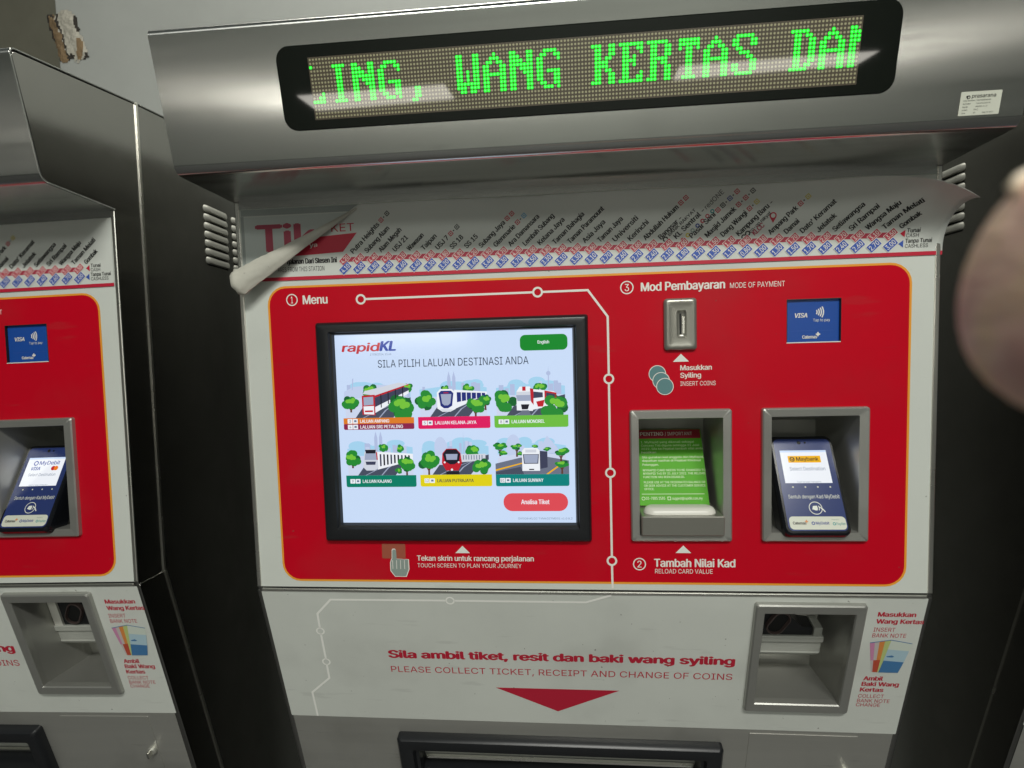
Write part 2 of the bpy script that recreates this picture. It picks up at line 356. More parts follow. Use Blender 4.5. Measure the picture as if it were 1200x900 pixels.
# ------------------------------------------------------------------ ticket machine
def thing(name, label, cat, loc, rot=None, group=None):
    o = bpy.data.objects.new(name, None); COL.objects.link(o); o.location = loc; o.empty_display_size = 0.1
    if rot is not None: o.rotation_euler = rot
    tag(o, label, cat, group); return o
GROUP = 'red and white ticket machines standing in a row'
T = thing('ticket_machine', 'middle ticket machine with the large lit touch screen and a peeling fare chart', 'ticket machine', (0, 0, FLOOR), None, GROUP)

LOWEND = 0.40
prof = [(0.0, 0.0), (0.0, ZB-0.001), (YB+0.003, ZB+0.0028), (YT+0.0032, ZT-0.0024), (0.05, ZT+0.0216), (0.55, ZT+0.0726), (0.55, FLOOR), (LE[0]*LOWEND, FLOOR), (LE[0]*LOWEND, LE[1]*LOWEND)]
rad = [0, 0.008, 0.010, 0.006, 0, 0.01, 0, 0, 0]
pr = fillet(prof, rad)
lpr = fillet([(0.0, -0.002), (LE[0]*LOWEND, LE[1]*LOWEND), (LE[0]*LOWEND+0.046, LE[1]*LOWEND), (0.046, -0.002)], [0.003, 0, 0, 0])
def plate(P, x0, x1, m):
    b = MB(); n = len(P)
    b.add([(x0, y, z) for y, z in P]+[(x1, y, z) for y, z in P], [tuple(range(n)), tuple(range(n, 2*n))]+[(i, (i+1) % n, n+(i+1) % n, n+i) for i in range(n)], m); return b
for sx in (-1, 1):
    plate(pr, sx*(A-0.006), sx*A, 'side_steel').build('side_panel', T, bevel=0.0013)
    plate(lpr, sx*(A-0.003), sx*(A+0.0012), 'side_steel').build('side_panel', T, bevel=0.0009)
    # bright seam where the door meets the cabinet, 50 mm back from the front
    b = MB(); off = 0.046
    zt_ = ZT+0.0235; x0, x1 = sorted((sx*(A-0.001), sx*(A+0.0016)))
    b.box(x0, off, 0.0, x1, off+0.0035, zt_, 'edge_steel')
    vs = []
    for x in (x0, x1+0.0 if sx < 0 else x1+0.001):
        for yy in (off, off+0.0035):
            vs += [(x, yy, -0.0005), (x, yy+LE[0]*LOWEND, LE[1]*LOWEND)]
    b.add(vs, [(0, 1, 3, 2), (4, 6, 7, 5), (0, 4, 5, 1), (2, 3, 7, 6)], 'edge_steel')
    b.build('door_seam', T)
    for c in range(2):
        for r in range(7):
            y0 = 0.184+0.077*c; z0 = 0.529-0.0137*r; b = MB()
            M = lambda u, v, d, sx=sx, y0=y0, z0=z0: (sx*(A+d/1000), y0+u/1000, z0+v/1000)
            b.loft(M, [(-1, -5.2, 63, 6.4, 5.4, 0), (1.5, -5.0, 60.5, 5.6, 5.0, 2.6), (5, -4.8, 57, 3.6, 4.0, 4.8), (9, -4.6, 53, 0.6, 2.4, 6.0)], 'louvre_steel', cap1=True)
            b.rect(M, 2, -7.4, 60, -3.2, 'dark_hole', 0.4)
            b.build('louvre', T, smooth=True)
# hood shell, underside and top
b = MB(); hp = fillet([(0.0, ZB-0.0025), (YB+0.0009, ZB+0.0011), (YT+0.0012, ZT-0.0009), (0.05, ZT+0.0229), (0.55, ZT+0.0739)], [0, 0.010, 0.006, 0, 0], 8); xs = A+0.0005
n = len(hp); b.add([(-xs, y, z) for y, z in hp]+[(xs, y, z) for y, z in hp], [(i, i+1, n+i+1, n+i) for i in range(n-1)], 'steel')
ho_ = b.build('hood', T, smooth=True); sd = ho_.modifiers.new('thick', 'SOLIDIFY'); sd.thickness = 0.0022; sd.offset = 0; ho_.modifiers.new('wn', 'WEIGHTED_NORMAL').keep_sharp = True
b = MB(); b.box(-xs+0.008, 0.53, FLOOR+0.02, xs-0.008, 0.548, ZT+0.06, 'side_steel'); b.build('back_panel', T)

# ---- LED sign
b = MB()
b.loft(hood, [(-277, 33, 288, 107, 13, -0.5), (-277, 33, 288, 107, 13, 0.6), (-276, 34, 287, 106, 12, 1.0)], 'black_gloss', cap1=True, n=8)
sign = b.build('message_sign', T)
GL = {'L': 'F060606060606266FE', 'I': '3C18181818181818183C', 'N': 'C6E6F6FEDECEC6C6C6C6', 'G': '3C66C2C0C0DEC6C6663A', ',': '00000000000000181818'+'30', 'W': 'C6C6C6C6D6D6D6FEEE6C',
      'A': '10386CC6C6FEC6C6C6C6', 'K': 'E666666C78786C6666E6', 'E': 'FE66626878686062 66FE'.replace(' ', ''), 'R': 'FC6666667C6C666666E6', 'T': '7E7E5A18181818 18183C'.replace(' ', ''), 'S': '7CC6C660380C06C6C67C', 'D': 'F86C666666666666 6CF8'.replace(' ', '')}
GL['L'] = 'F060606060606062'+'66FE'
lit = set(); c0 = -3
for ch in 'LING, WANG KERTAS DAN':
    if ch in GL:
        h = GL[ch]
        for r in range(len(h)//2):
            byte = int(h[2*r:2*r+2], 16)
            for k in range(8):
                if byte >> (7-k) & 1 and 0 <= c0+k < 160: lit.add((c0+k, r+2))
    c0 += 8
U0, U1, V0, V1 = -245.2, 254.6, 42.2, 95.4; pu = (U1-U0)/160; pv = (V1-V0)/16
b = MB(); b.rect(hood, U0-0.6, V0-0.6, U1+0.6, V1+0.6, 'led_board', 1.15)
for i in range(160):
    for j in range(16):
        if (i, j) not in lit: b.disc(hood, U0+(i+.5)*pu, V1-(j+.5)*pv, 1.02, 'led_dot', 1.25, n=7)
b.build('dot_matrix', sign, weld=False, normals=False)
b = MB()
for i, j in lit:
    x, y = U0+(i+.5)*pu, V1-(j+.5)*pv
    b.disc(hood, x, y, 1.62, 'led_lit', 1.4, n=9); b.disc(hood, x, y, 0.85, 'led_core', 1.5, n=7)
b.build('message_lettering', sign, weld=False, normals=False)

# ---- asset sticker on the hood
b = MB(); b.rect(hood, 346, 10.5, 380, 30, 'badge_cream', 0.3, r=0.6)
ast = b.build('asset_sticker', T, normals=False)
b = MB(); t_ = lambda *a, **k: b.text(hood, *a, m='print_black', d=0.45, **k)
b.disc(hood, 351.5, 25.9, 0.9, 'print_black', 0.45); b.ring(hood, 352.6, 25.4, 1.5, 0.6, 'print_black', 0.46)
t_('prasarana', 355.3, 24.8, 20, 3.0, bold=0.01)
for k, (a, c, wd) in enumerate((('Asset Description', 'TICKET VENDING MACHINE', 22), ('Asset Number', 'TVM 000123456789', 12), ('Serial No', 'AM0000-01-01', 10), ('Location', 'STN 15', 4), ('Owner', '5/F', 2))):
    y = 22.2-2.55*k; t_(a, 348.6, y, (10, 6.5, 4.5, 4.5, 3.2)[k], 1.1); t_(c, 359.6 if k < 3 else 358.4, y, (12, 12, 10, 3.6, 2)[k], 1.1)
t_('Date 09 2019', 366, 12.0, 9, 1.1)
b.build('lettering', ast, weld=False, normals=False)

# ---- front panel with openings, red field
HOLES = {'screen': (-292, 76, 8, 320), 'card': (72, 66, 172, 210), 'term': (221, 72, 318, 208), 'visa': (240, 289.2, 297.4, 337)}
holes = [rrect(*HOLES[k]) for k in HOLES]
b = MB(); b.region(pan, rrect(-A*1000+5, 1.5, A*1000-5, 474.8), holes, 'white_vinyl', 0)
b.region(pan, rrect(-A*1000+5, 1.5, A*1000-5, 474.8), holes, 'steel', -2)
b.rect(pan, -A*1000+4, 466.5, A*1000-4, 475.6, 'steel', 0.5)
for x in (-397.3, 397.3): b.loft(pan, [(x-2.7, 1.5, x+2.7, 475.4, 0.4, 0), (x-2.5, 1.7, x+2.5, 475.2, 0.4, 0.9), (x-1.6, 2.6, x+1.6, 474.4, 0.4, 1.4)], 'edge_steel', cap1=True)
front = b.build('front_panel', T, weld=False, smooth=False)
b = MB(); b.region(pan, rrect(-365.5, 8.9, 371.7, 373.8, 23), holes, 'orange_vinyl', 0.25)
b.region(pan, rrect(-363.0, 11.4, 369.2, 371.3, 20.5), holes, 'red_vinyl', 0.4)
red = b.build('red_field', T, weld=False, normals=False)
b = MB()
WH = 'print_white'
def circ_num(b, x, y, r, s):
    b.ring(pan, x, y, r, 1.3, WH, 0.6); b.text(pan, s, x-(1.3 if s == '1' else 2.5), y-4.0, 2.6 if s == '1' else 5.0, 8.0, WH, 0.6, bold=0.01)
def letters(parent, rows, num=None, label=None):
    b = MB()
    if num: circ_num(b, *num)
    for t, x, y, wd, cap, bo in rows: b.text(pan, t, x, y, wd, cap, WH, 0.6, bold=bo)
    return b.build('lettering', parent, weld=False, normals=False)
letters(red, [('Menu', -321.2, 351.5, 31, 10.2, .03)], (-334.6, 357, 7.2, '1'))
letters(red, [('Mod Pembayaran', 79.2, 352.5, 93.5, 9.4, .034), ('MODE OF PAYMENT', 178, 352.4, 59.5, 5.9, 0)], (63.6, 357.2, 7.6, '3'))
letters(red, [('Tambah Nilai Kad', 90.6, 30.4, 93, 9.4, .034), ('RELOAD CARD VALUE', 91.8, 22.4, 66, 5.3, 0)], (73.8, 33.4, 7.6, '2'))
letters(red, [('Masukkan', 122.5, 261.2, 35.3, 5.6, .03), ('Syiling', 122.5, 252.6, 23.3, 5.6, .03), ('INSERT COINS', 122.5, 243.3, 39.5, 5.0, 0)])
letters(red, [('Tekan skrin untuk rancang perjalanan', -193.8, 36, 143, 6.4, .026), ('TOUCH SCREEN TO PLAN YOUR JOURNEY', -193.4, 27.6, 127.6, 5.0, 0)])
for x, y in ((123.4, 271), (-137, 45.6), (124.5, 47)):
    b = MB(); b.poly(pan, [(x-9, y), (x+9, y), (x, y+9)], 'print_pale', 0.6); b.build('pointer_arrow', red, normals=False)
b = MB()
pts = [(-243.3, 354.9), (-44.5, 355.7)], [(-32.3, 355.7), (19.3, 355.9), (41.4, 325), (41.6, 259.2)], [(41.6, 247), (41.6, 149)], [(41.6, 136.6), (41.7, 43.2)], [(41.7, 31), (42, 3.5)]
for p in pts: b.line(pan, p, 2.5, WH, 0.6)
for x, y in ((-249.3, 354.8), (-38.4, 355.7), (41.6, 253.1), (41.6, 142.8), (41.7, 37.1)): b.ring(pan, x, y, 6.2, 2.3, WH, 0.6)
b.build('route_line', red, weld=False, normals=False)
b = MB()
for k, (x, y) in enumerate(((96.8, 257.7), (100.9, 249.8), (105.1, 243.0))):
    b.disc(pan, x, y, 9.8, WH, 0.6+0.25*k, n=32); b.disc(pan, x, y, 9.0, 'print_teal', 0.7+0.25*k, n=32)
b.build('coin_symbol', red, weld=False, normals=False)
b = MB(); b.rect(pan, -237.1, 38.5, -207.8, 56.8, 'touch_brown', 0.55, r=1.5)
hand = [(-226.5, 20), (-225.2, 49.5), (-222, 51.5), (-219.3, 49.5), (-219, 38.6), (-204.5, 37.6), (-203.4, 24), (-207.5, 15.6), (-222.3, 15.4), (-228, 22.5), (-227.2, 36), (-225.6, 38.4)]
hand = [(-227.6, 33), (-226, 38), (-225.3, 38.4), (-224.9, 49), (-223.8, 50.8), (-220.8, 50.8), (-219.6, 49), (-219.3, 38.4), (-203.8, 37.6), (-203.6, 25), (-207.4, 15.6), (-222, 15.6), (-227.6, 23)]
cx_, cy_ = -216.5, 32
b.poly(pan, hand, WH, 0.7); b.poly(pan, [(cx_+(x-cx_)*0.91, cy_+(y-cy_)*0.945) for x, y in hand], 'hand_grey', 0.85)
for x in (-224.2, -219.3, -214.4, -209.4): b.line(pan, [(x, 25.5), (x, 36.6)], 0.7, WH, 0.95)
b.build('touch_symbol', red, weld=False, normals=False)

# ---- touch screen
b = MB(); b.loft(pan, [(-305.6, 61.6, 18.6, 328.4, 3, -1), (-305.6, 61.6, 18.6, 328.4, 3, 4), (-303.5, 63.6, 16.8, 326.2, 3, 8), (-301, 66, 14.6, 324, 2, 9), (-289, 77.5, 4.6, 316.6, 1, 8.4), (-287.4, 79.2, 3.4, 315.2, 1, 5.6), (-285.6, 81.4, 1.8, 313.8, 0.6, 5.2), (-284, 83.4, 0.4, 312.8, 0.4, 0.3)], 'black_plastic', n=4)
b.loft(pan, [(-284, 83.4, 0.4, 312.8, 0.4, 0.25), (-305, 62, 18, 328, 1, 0.1)], 'black_plastic')
bez = b.build('screen_frame', T, smooth=True)
b = MB(); b.rect(pan, -284.2, 83, 1, 313.2, 's_bg', 0.5); scrn = b.build('touch_screen', T, normals=False)
SX = 's_text'
b = MB(); b.text(pan, 'rapid', -276, 292.9, 46, 9.6, 's_red', 0.7, bold=0.05, shear=0.22); b.text(pan, 'KL', -229.5, 292.9, 20.5, 11.2, 's_blue', 0.7, bold=0.06, shear=0.22)
b.text(pan, '27/08/2024, 21:46', -241, 287.6, 26, 2.4, 's_faint', 0.7); b.build('logo', scrn, weld=False, normals=False)
b = MB(); b.text(pan, 'SILA PILIH LALUAN DESTINASI ANDA', -232, 272.8, 181, 9.0, SX, 0.7); b.build('lettering', scrn, weld=False, normals=False)
b = MB(); b.text(pan, 'EVOO84KLCC TVM4GZ7M501 v1.0.8.2', -67.8, 87.2, 64, 2.3, 's_faint', 0.7); b.build('lettering', scrn, weld=False, normals=False)
b = MB(); b.rect(pan, -60.6, 288.4, -5.2, 306.8, 's_green', 0.7, r=6); b.text(pan, 'English', -39.9, 296.3, 13.4, 3.6, 's_white', 0.85, bold=0.02); b.build('button', scrn, weld=False, normals=False, label='green English language button')
b = MB(); b.rect(pan, -85.3, 97.3, -8.5, 119.1, 's_button', 0.7, r=10.5); b.text(pan, 'Analisa Tiket', -64.2, 105.9, 33.8, 5.4, 's_white', 0.85, bold=0.02); b.build('button', scrn, weld=False, normals=False, label='red ticket analysis button')

def tile(x0, y0, col, name, num, seed, kind, two=None, tcol='s_white'):
    b = MB(); rnd = random.Random(seed); Wd = 87.2; M = pan
    P = lambda pts, m, d: b.poly(M, [(x0+x, y0+y) for x, y in pts], m, d)
    # sky and skyline
    for k in range(5):
        x = rnd.uniform(12, 74); b.disc(M, x0+x, y0+rnd.uniform(33, 40), rnd.uniform(8, 12), 's_sky', 0.60+0.004*k, ry=rnd.uniform(4, 7))
    P([(3, 24), (84, 24), (84, 34), (60, 38), (30, 36), (3, 33)], 's_sky', 0.64)
    def bld(x, w_, h, m='s_lav'): P([(x, 24), (x+w_, 24), (x+w_, 24+h), (x, 24+h)], m, 0.66+0.002*rnd.random())
    for k in range(9): bld(rnd.uniform(4, 78), rnd.uniform(3, 6), rnd.uniform(8, 17), rnd.choice(('s_lav', 's_lav2')))
    if kind in (1, 3):
        for x in (37, 43): P([(x, 24), (x+4, 24), (x+4, 46), (x+2, 54), (x, 46)], 's_lav2', 0.672)
    if kind == 2: P([(64, 24), (66, 24), (65.6, 48), (64.4, 48)], 's_lav2', 0.672); b.disc(M, x0+65, y0+49, 2.6, 's_lav2', 0.674); P([(64.6, 50), (65.4, 50), (65, 58)], 's_lav2', 0.674)
    if kind == 4: b.disc(M, x0+26, y0+34, 7.5, 's_lav', 0.672, ry=12); P([(53, 24), (54.4, 24), (54, 52)], 's_lav2', 0.672)
    if kind == 5:
        b.disc(M, x0+22, y0+32, 9, 's_lav', 0.672, ry=16); P([(50, 24), (62, 46), (78, 26)], 's_lav', 0.674)
    if kind == 0: P([(2, 32), (14, 38), (50, 40), (80, 36), (80, 24), (2, 24)], 's_lav', 0.672); P([(12, 34), (13, 34), (14.5, 48), (13, 48)], 's_lav2', 0.674)
    P([(3, 0), (84, 0), (84, 22), (60, 25), (25, 24), (3, 20)], 's_pave', 0.68)
    # track / road
    if kind == 5:
        P([(0, 0), (Wd, 0), (Wd, 16), (60, 21), (30, 20), (0, 13)], 's_road2', 0.70); P([(0, 4), (0, 6), (32, 14), (32, 12.6)], 's_tyellow', 0.71); P([(60, 0), (63, 0), (80, 12), (77, 12)], 's_tyellow', 0.71)
        P([(0, 0), (34, 0), (30, 9), (0, 3)], 's_road', 0.705)
    else:
        P([(15, 0), (62, 0), (70, 10), (84, 18), (84, 24), (62, 19), (42, 12), (24, 12)], 's_road', 0.70)
        for o in (0, 10): P([(24+o*2, 0), (25.5+o*2, 0), (44+o, 9), (66, 17), (65, 17), (42+o, 9)], 's_glass', 0.71)
    def leafy(x, y, r, trunk=True, flat=False, base=0.80):
        r *= 1.14
        if trunk:
            P([(x-1.2, 0 if y < 18 else y-12), (x+1.2, 0 if y < 18 else y-12), (x+0.6, y), (x-0.6, y)], 's_trunk', base)
            P([(x-0.3, y-r*0.9), (x+0.4, y-r), (x+r*0.6, y), (x+r*0.5, y)], 's_trunk', base+.002); P([(x+0.3, y-r*0.9), (x-0.4, y-r), (x-r*0.6, y), (x-r*0.5, y)], 's_trunk', base+.002)
        for k in range(11):
            a = rnd.uniform(0, 6.28); q = rnd.uniform(.35, .75)*r; b.disc(M, x0+x+q*math.cos(a), y0+y+q*math.sin(a)*(.5 if flat else .8), r*.42, 's_leafd' if k < 3 else 's_leaf', base+.005+.003*k, n=11, ry=r*(.25 if flat else .40))
        for k in range(7):
            a = rnd.uniform(0.3, 2.8); q = rnd.uniform(.1, .6)*r; b.disc(M, x0+x+q*math.cos(a), y0+y+q*math.sin(a)*(.5 if flat else .75), r*.24, 's_leaf2', base+.045+.003*k, n=9, ry=r*(.14 if flat else .22))
    if kind == 0:
        leafy(35, 32, 9, False, base=.715)
        P([(40, 27), (82, 40), (82, 31), (40, 8)], 's_win', .80); P([(40, 27), (82, 40), (82, 38.5), (40, 24.5)], 's_red', .805); P([(40, 13), (82, 32.5), (82, 29), (40, 6)], 's_white', .805); P([(26, 29), (40, 27), (82, 40), (70, 42), (30, 33)], 's_grey', .81)
        for k in range(4): x = 47+k*9; P([(x, 12+k*4.1), (x+1.2, 12.5+k*4.1), (x+1.2, 28.5+k*2.8), (x, 28+k*2.8)], 's_dark', .815)
        P([(24, 27), (40, 28), (40, 3), (24, 4)], 's_red', .82); P([(26, 25), (38, 25.6), (38, 16), (26, 15)], 's_glass', .825); P([(25.5, 14), (38.5, 14.5), (38.5, 4), (26, 4.6)], 's_white', .825); P([(25, 29), (39, 29), (37, 33), (28, 33)], 's_grey', .825); P([(27, 9), (37, 9.2), (37, 7), (27, 7)], 's_red', .83)
        leafy(10, 19, 9.5); leafy(72, 13, 15, False); leafy(80, 36, 6, False, base=.75)
    elif kind == 1:
        leafy(62, 33, 6, False, base=.715); leafy(33, 33, 5, False, base=.715)
        P([(45, 32), (84, 29), (84, 26), (45, 9)], 's_white', .80); P([(48, 29), (82, 27.5), (82, 23), (48, 17)], 's_navy', .805)
        for k in range(5): P([(53+6*k, 17.6+.9*k), (54+6*k, 17.8+.9*k), (54+6*k, 29), (53+6*k, 29)], 's_white', .808)
        P([(24, 10), (24, 29), (28, 33), (42, 33), (46, 29), (46, 9), (40, 6), (30, 6)], 's_white', .82); P([(26, 28), (29, 31), (41, 31), (44, 28), (42, 13), (37, 10), (32, 10), (28, 13)], 's_navy', .825); P([(28.5, 27), (41.5, 27), (40, 16), (37, 13.5), (32.5, 13.5), (30, 16)], 's_glass', .83); P([(32, 29), (38, 29), (38, 28), (32, 28)], 's_red', .832); P([(27, 9), (43, 8.4), (41, 7), (30, 7)], 's_grey', .826)
        leafy(10, 20, 11); leafy(70, 13, 10); leafy(82, 19, 6.5)
    elif kind == 2:
        leafy(55, 32, 7, False, base=.715)
        P([(44, 31), (70, 28), (74, 26), (74, 12), (44, 6)], 's_white', .80); P([(60, 29), (74, 26), (74, 16), (60, 14)], 's_red', .805); P([(46, 28), (58, 26.6), (58, 21), (46, 20)], 's_win', .806); P([(62, 26.5), (72, 24.6), (72, 20), (62, 20)], 's_win', .81); P([(50, 16), (60, 18), (58, 10), (52, 10)], 's_red', .806)
        P([(27, 6), (27, 28), (31, 34), (43, 34), (46, 28), (46, 5)], 's_white', .82); P([(26.5, 24), (45, 24), (44, 17), (28, 17)], 's_glass', .825); P([(27, 28), (45.5, 28), (45, 24), (27, 24)], 's_grey', .824); P([(34, 34), (38, 34), (38, 29), (34, 29)], 's_red', .826); P([(43, 32), (47, 31), (47, 12), (44, 16)], 's_red', .827); P([(32, 13), (42, 13), (40, 7), (33, 7)], 's_dark', .828); P([(28, 0), (44, 0), (41, 6), (33, 6)], 's_road2', .829)
        leafy(13, 18, 12.5); leafy(71, 10, 14, False)
    elif kind == 3:
        leafy(48, 34, 5, False, base=.715); leafy(68, 32, 5, False, base=.715)
        P([(40, 29), (84, 26), (84, 18), (40, 7)], 's_white', .80)
        for k in range(9): x = 43+4.4*k; P([(x, 11+.9*k), (x+2, 11.4+.9*k), (x+2, 26-.25*k), (x, 26-.2*k)], 's_dark' if k % 3 else 's_win', .805)
        P([(22, 10), (24, 28), (27, 32), (38, 32), (40, 28), (41, 9), (36, 6), (26, 6)], 's_grey', .82); P([(25, 31.5), (38.5, 31.5), (38, 27), (26, 27)], 's_dark', .825); P([(25, 27), (38.5, 27), (39, 19), (24, 19)], 's_glass', .825); P([(25, 17), (38, 17), (37, 13), (26, 13)], 's_win', .825); P([(38.5, 29), (40, 28), (40.5, 19), (39, 19)], 's_red', .826)
        leafy(9, 21, 9.5); leafy(76, 15, 10); leafy(66, 5, 4, False)
    elif kind == 4:
        leafy(66, 28, 8, False, base=.715); P([(50, 24), (80, 25), (80, 17), (50, 15)], 's_grey', .80)
        for k in range(8): P([(53+3.2*k, 18), (54+3.2*k, 18), (54+3.2*k, 23.5), (53+3.2*k, 23.5)], 's_faint', .805)
        P([(32, 0), (48, 0), (48, 4), (32, 4)], 's_dark', .81)
        P([(27, 14), (28, 26), (33, 31.5), (45, 31.5), (50, 26), (51.5, 14), (47, 5), (32, 5)], 's_red', .82); P([(28.6, 25), (33, 30.6), (45, 30.6), (49.6, 25), (48, 16), (42, 12.5), (37, 12.5), (31, 16)], 's_dark', .825); P([(32, 25), (46.5, 25), (45.5, 18), (33, 18)], 's_glass', .83)
        for x in (30.5, 47.5): b.disc(M, x0+x, y0+15, 1.2, 's_white', .832, n=8)
        b.disc(M, x0+39, y0+6, 1.4, 's_white', .833, n=8)
        leafy(11, 17, 11.5); leafy(75, 9, 10, False)
    else:
        for x, y, r in ((6, 34, 7), (26, 33, 6)): leafy(x, y, r, True, True, base=.72); leafy(x+4, y-8, r*.7, False, True, base=.73)
        leafy(47, 33, 4, False, True, base=.715); leafy(62, 30, 4, False, True, base=.715)
        P([(52, 28), (62, 27), (62, 8), (52, 6)], 's_win', .80)
        P([(32, 4), (32, 28), (35, 31.5), (50, 31.5), (53, 28), (53, 4)], 's_white', .82); P([(33, 24), (52, 24), (51, 12.5), (34, 12.5)], 's_win', .825); P([(34, 23.4), (51, 23.4), (50, 13.4), (35, 13.4)], 's_glass', .83); P([(40, 6.4), (46, 6.4), (46, 5), (40, 5)], 's_dark', .83); P([(36, 29.5), (49, 29.5), (49, 26), (36, 26)], 's_grey', .83)
        leafy(78, 27, 8, True, True); leafy(79, 12, 7, True, True)
    # footer band
    if two: P([(0, -7.2), (Wd, -7.2), (Wd, 0), (0, 0)], two[0], .90); b.rect(M, x0, y0-14.2, x0+Wd, y0-6.6, col, .895, r=1.8)
    else: b.rect(M, x0, y0-14.4, x0+Wd, y0, col, .90, r=2.2); P([(0, -6), (Wd, -6), (Wd, 0), (0, 0)], col, .905)
    def badge(yy, nn, h, nm):
        for k in range(2): b.rect(M, x0+5+6.6*k, yy, x0+11+6.6*k, yy+h, 's_white', .92, r=.5)
        b.text(M, nn, x0+8-(1.1 if len(nn) == 1 else 2.2), yy+h*.2, 2.2 if len(nn) == 1 else 4.4, h*.6, 's_dark', .93); P2 = [(13, yy-y0+h*.3), (16.2, yy-y0+h*.3), (16, yy-y0+h*.75), (13.2, yy-y0+h*.75)]; P(P2, 's_faint', .93)
        b.text(M, nm, x0+20.5, yy+h*.14, len(nm)*2.78, 3.9, tcol, .93, bold=.02)
    if two: badge(y0-6.6, two[1], 5.6, two[2]); badge(y0-13.6, num, 5.6, name)
    else: badge(y0-9.9, num, 5.4, name)
    b.build('route_tile', scrn, weld=False, normals=False)
# the six line tiles
tile(-277.5, 212.4, 's_maroon', 'LALUAN SRI PETALING', '4', 1, 0, two=('s_orange', '3', 'LALUAN AMPANG'))
tile(-185.4, 212.4, 's_pink', 'LALUAN KELANA JAYA', '5', 2, 1)
tile(-93.3, 212.4, 's_lime', 'LALUAN MONOREL', '8', 3, 2)
tile(-277.6, 142, 's_teal', 'LALUAN KAJANG', '9', 4, 3)
tile(-185.4, 142.2, 's_yellow', 'LALUAN PUTRAJAYA', '12', 5, 4, tcol='s_text')
tile(-93.6, 142, 's_petrol', 'LALUAN SUNWAY', 'B1', 6, 5)

# ---- coin slot
b = MB()
b.loft(pan, [(104.3, 284.4, 140.6, 342.8, 4, 0.3), (104.3, 284.4, 140.6, 342.8, 4, 4), (106, 286, 139, 341.2, 4, 6), (108.5, 288.4, 136.6, 338.6, 3, 6.8), (110, 290, 135, 337, 3, 6.2)], 'cast_steel', n=5)
ring0 = rrect(110, 290, 135, 337, 3, n=5); N0 = len(ring0)
el = lambda rx, ry, d: [pan(123.3+rx*math.cos(math.atan2(y-313.5, (x-122.5)*1.8)), 313.4+ry*math.sin(math.atan2(y-313.5, (x-122.5)*1.8)), d) for x, y in ring0]
L0 = [pan(x, y, 6.2) for x, y in ring0]; L1 = el(7.4, 19.5, 6.2); L2 = el(6.2, 18, 4.0); L3 = el(3.4, 14.5, 2.6)
for a, c in ((L0, L1), (L1, L2), (L2, L3)): b.add(a+c, [(i, (i+1) % N0, N0+(i+1) % N0, N0+i) for i in range(N0)], 'cast_steel')
b.add(L3, [tuple(range(N0))], 'cast_steel')
coin = b.build('coin_slot', T, smooth=True)
b = MB(); b.loft(pan, [(121.6, 301.5, 123.8, 326, 0.6, 2.4), (121.6, 301.5, 123.8, 326, 0.6, 2.9)], 'dark_hole', cap1=True); b.loft(pan, [(124.2, 302, 127.4, 323, 1, 2.0), (124.5, 303, 126.8, 322, 0.7, 4.6)], 'edge_steel', cap1=True); b.build('slot_flap', coin)

# ---- contactless sign behind its window
b = MB()
b.loft(pan, [(239.4, 288.6, 298, 337.6, 0.5, 0.5), (240.2, 289.4, 297.2, 336.8, 0.4, 0.7), (240.2, 289.4, 297.2, 336.8, 0.4, -3)], 'gap_black'); b.rect(pan, 239, 288, 298, 338, 'contactless_blue', -2.8)
b.loft(pan, [(239.4, 288.4, 297.6, 289.6, 0.2, 0.5), (239.6, 288.6, 297.4, 289.4, 0.2, 0.9)], 'print_pale', cap1=True)
vis = b.build('contactless_sign', T)
b = MB()
b.text(pan, 'VISA', 248.6, 317.0, 14.4, 4.9, WH, -2.5, bold=.03, shear=.18)
for k in range(4): b.ring(pan, 269.0, 322.6, 5.0+2.3*k, 1.25, WH, -2.5, n=12, a0=-32, a1=32)
b.text(pan, 'Tap to pay', 269.2, 312.2, 18.2, 3.1, 'print_pale', -2.5); b.rect(pan, 246, 301.9, 291, 302.3, 'fare_blue', -2.5)
b.text(pan, 'Caternas', 257.6, 293.4, 16, 3.6, WH, -2.5, bold=.03); b.rect(pan, 272.2, 297.2, 277, 298.7, WH, -2.5); b.rect(pan, 273.8, 295.6, 275.3, 300.4, WH, -2.45)
b.build('lettering', vis, weld=False, normals=False)

# ---- card reader niche
b = MB()
b.loft(pan, [(64.2, 62.2, 179, 216.4, 3, 0.4), (64.6, 62.6, 178.6, 216, 3, 5), (66, 64, 177.2, 214.6, 3, 6.4), (74, 69.5, 168.8, 206.6, 1, 6.0), (74.6, 70, 168.2, 206, 1, 4.5), (74, 69, 170, 207, 1, -90)], 'brushed_frame', cap1=True, mcap='grey_plastic')
card = b.build('card_reader', T, smooth=True)
th = math.atan2(86, 45)
def cardM(u, v, d=0):   # notice card leaning back inside the niche
    return (u/1000, 0.026+v/1000*math.cos(th)-d/1000*math.sin(th), 0.096+v/1000*math.sin(th)+d/1000*math.cos(th))
b = MB(); b.loft(cardM, [(66, 0, 161.5, 97, 0.5, -1.5), (66, 0, 161.5, 97, 0.5, 0)], 'card_edge', cap0=True, cap1=True, mcap='notice_green')
b.rect(cardM, 66, 85, 160.5, 96.6, 'notice_red', 0.2)
nc = b.build('notice_card', card)
b = MB(); NT = 'notice_text'
def ct(t, y, wd, cap=2.7, x=85.6, m=NT, bold=.01): b.text(cardM, t, x, y, wd, cap, m, .35, bold=bold)
ct('PENTING', 89, 29, 4.6, m='print_white', bold=.02); ct('/ IMPORTANT', 89, 34, 4.4, x=116.5, m='print_pale', bold=0)
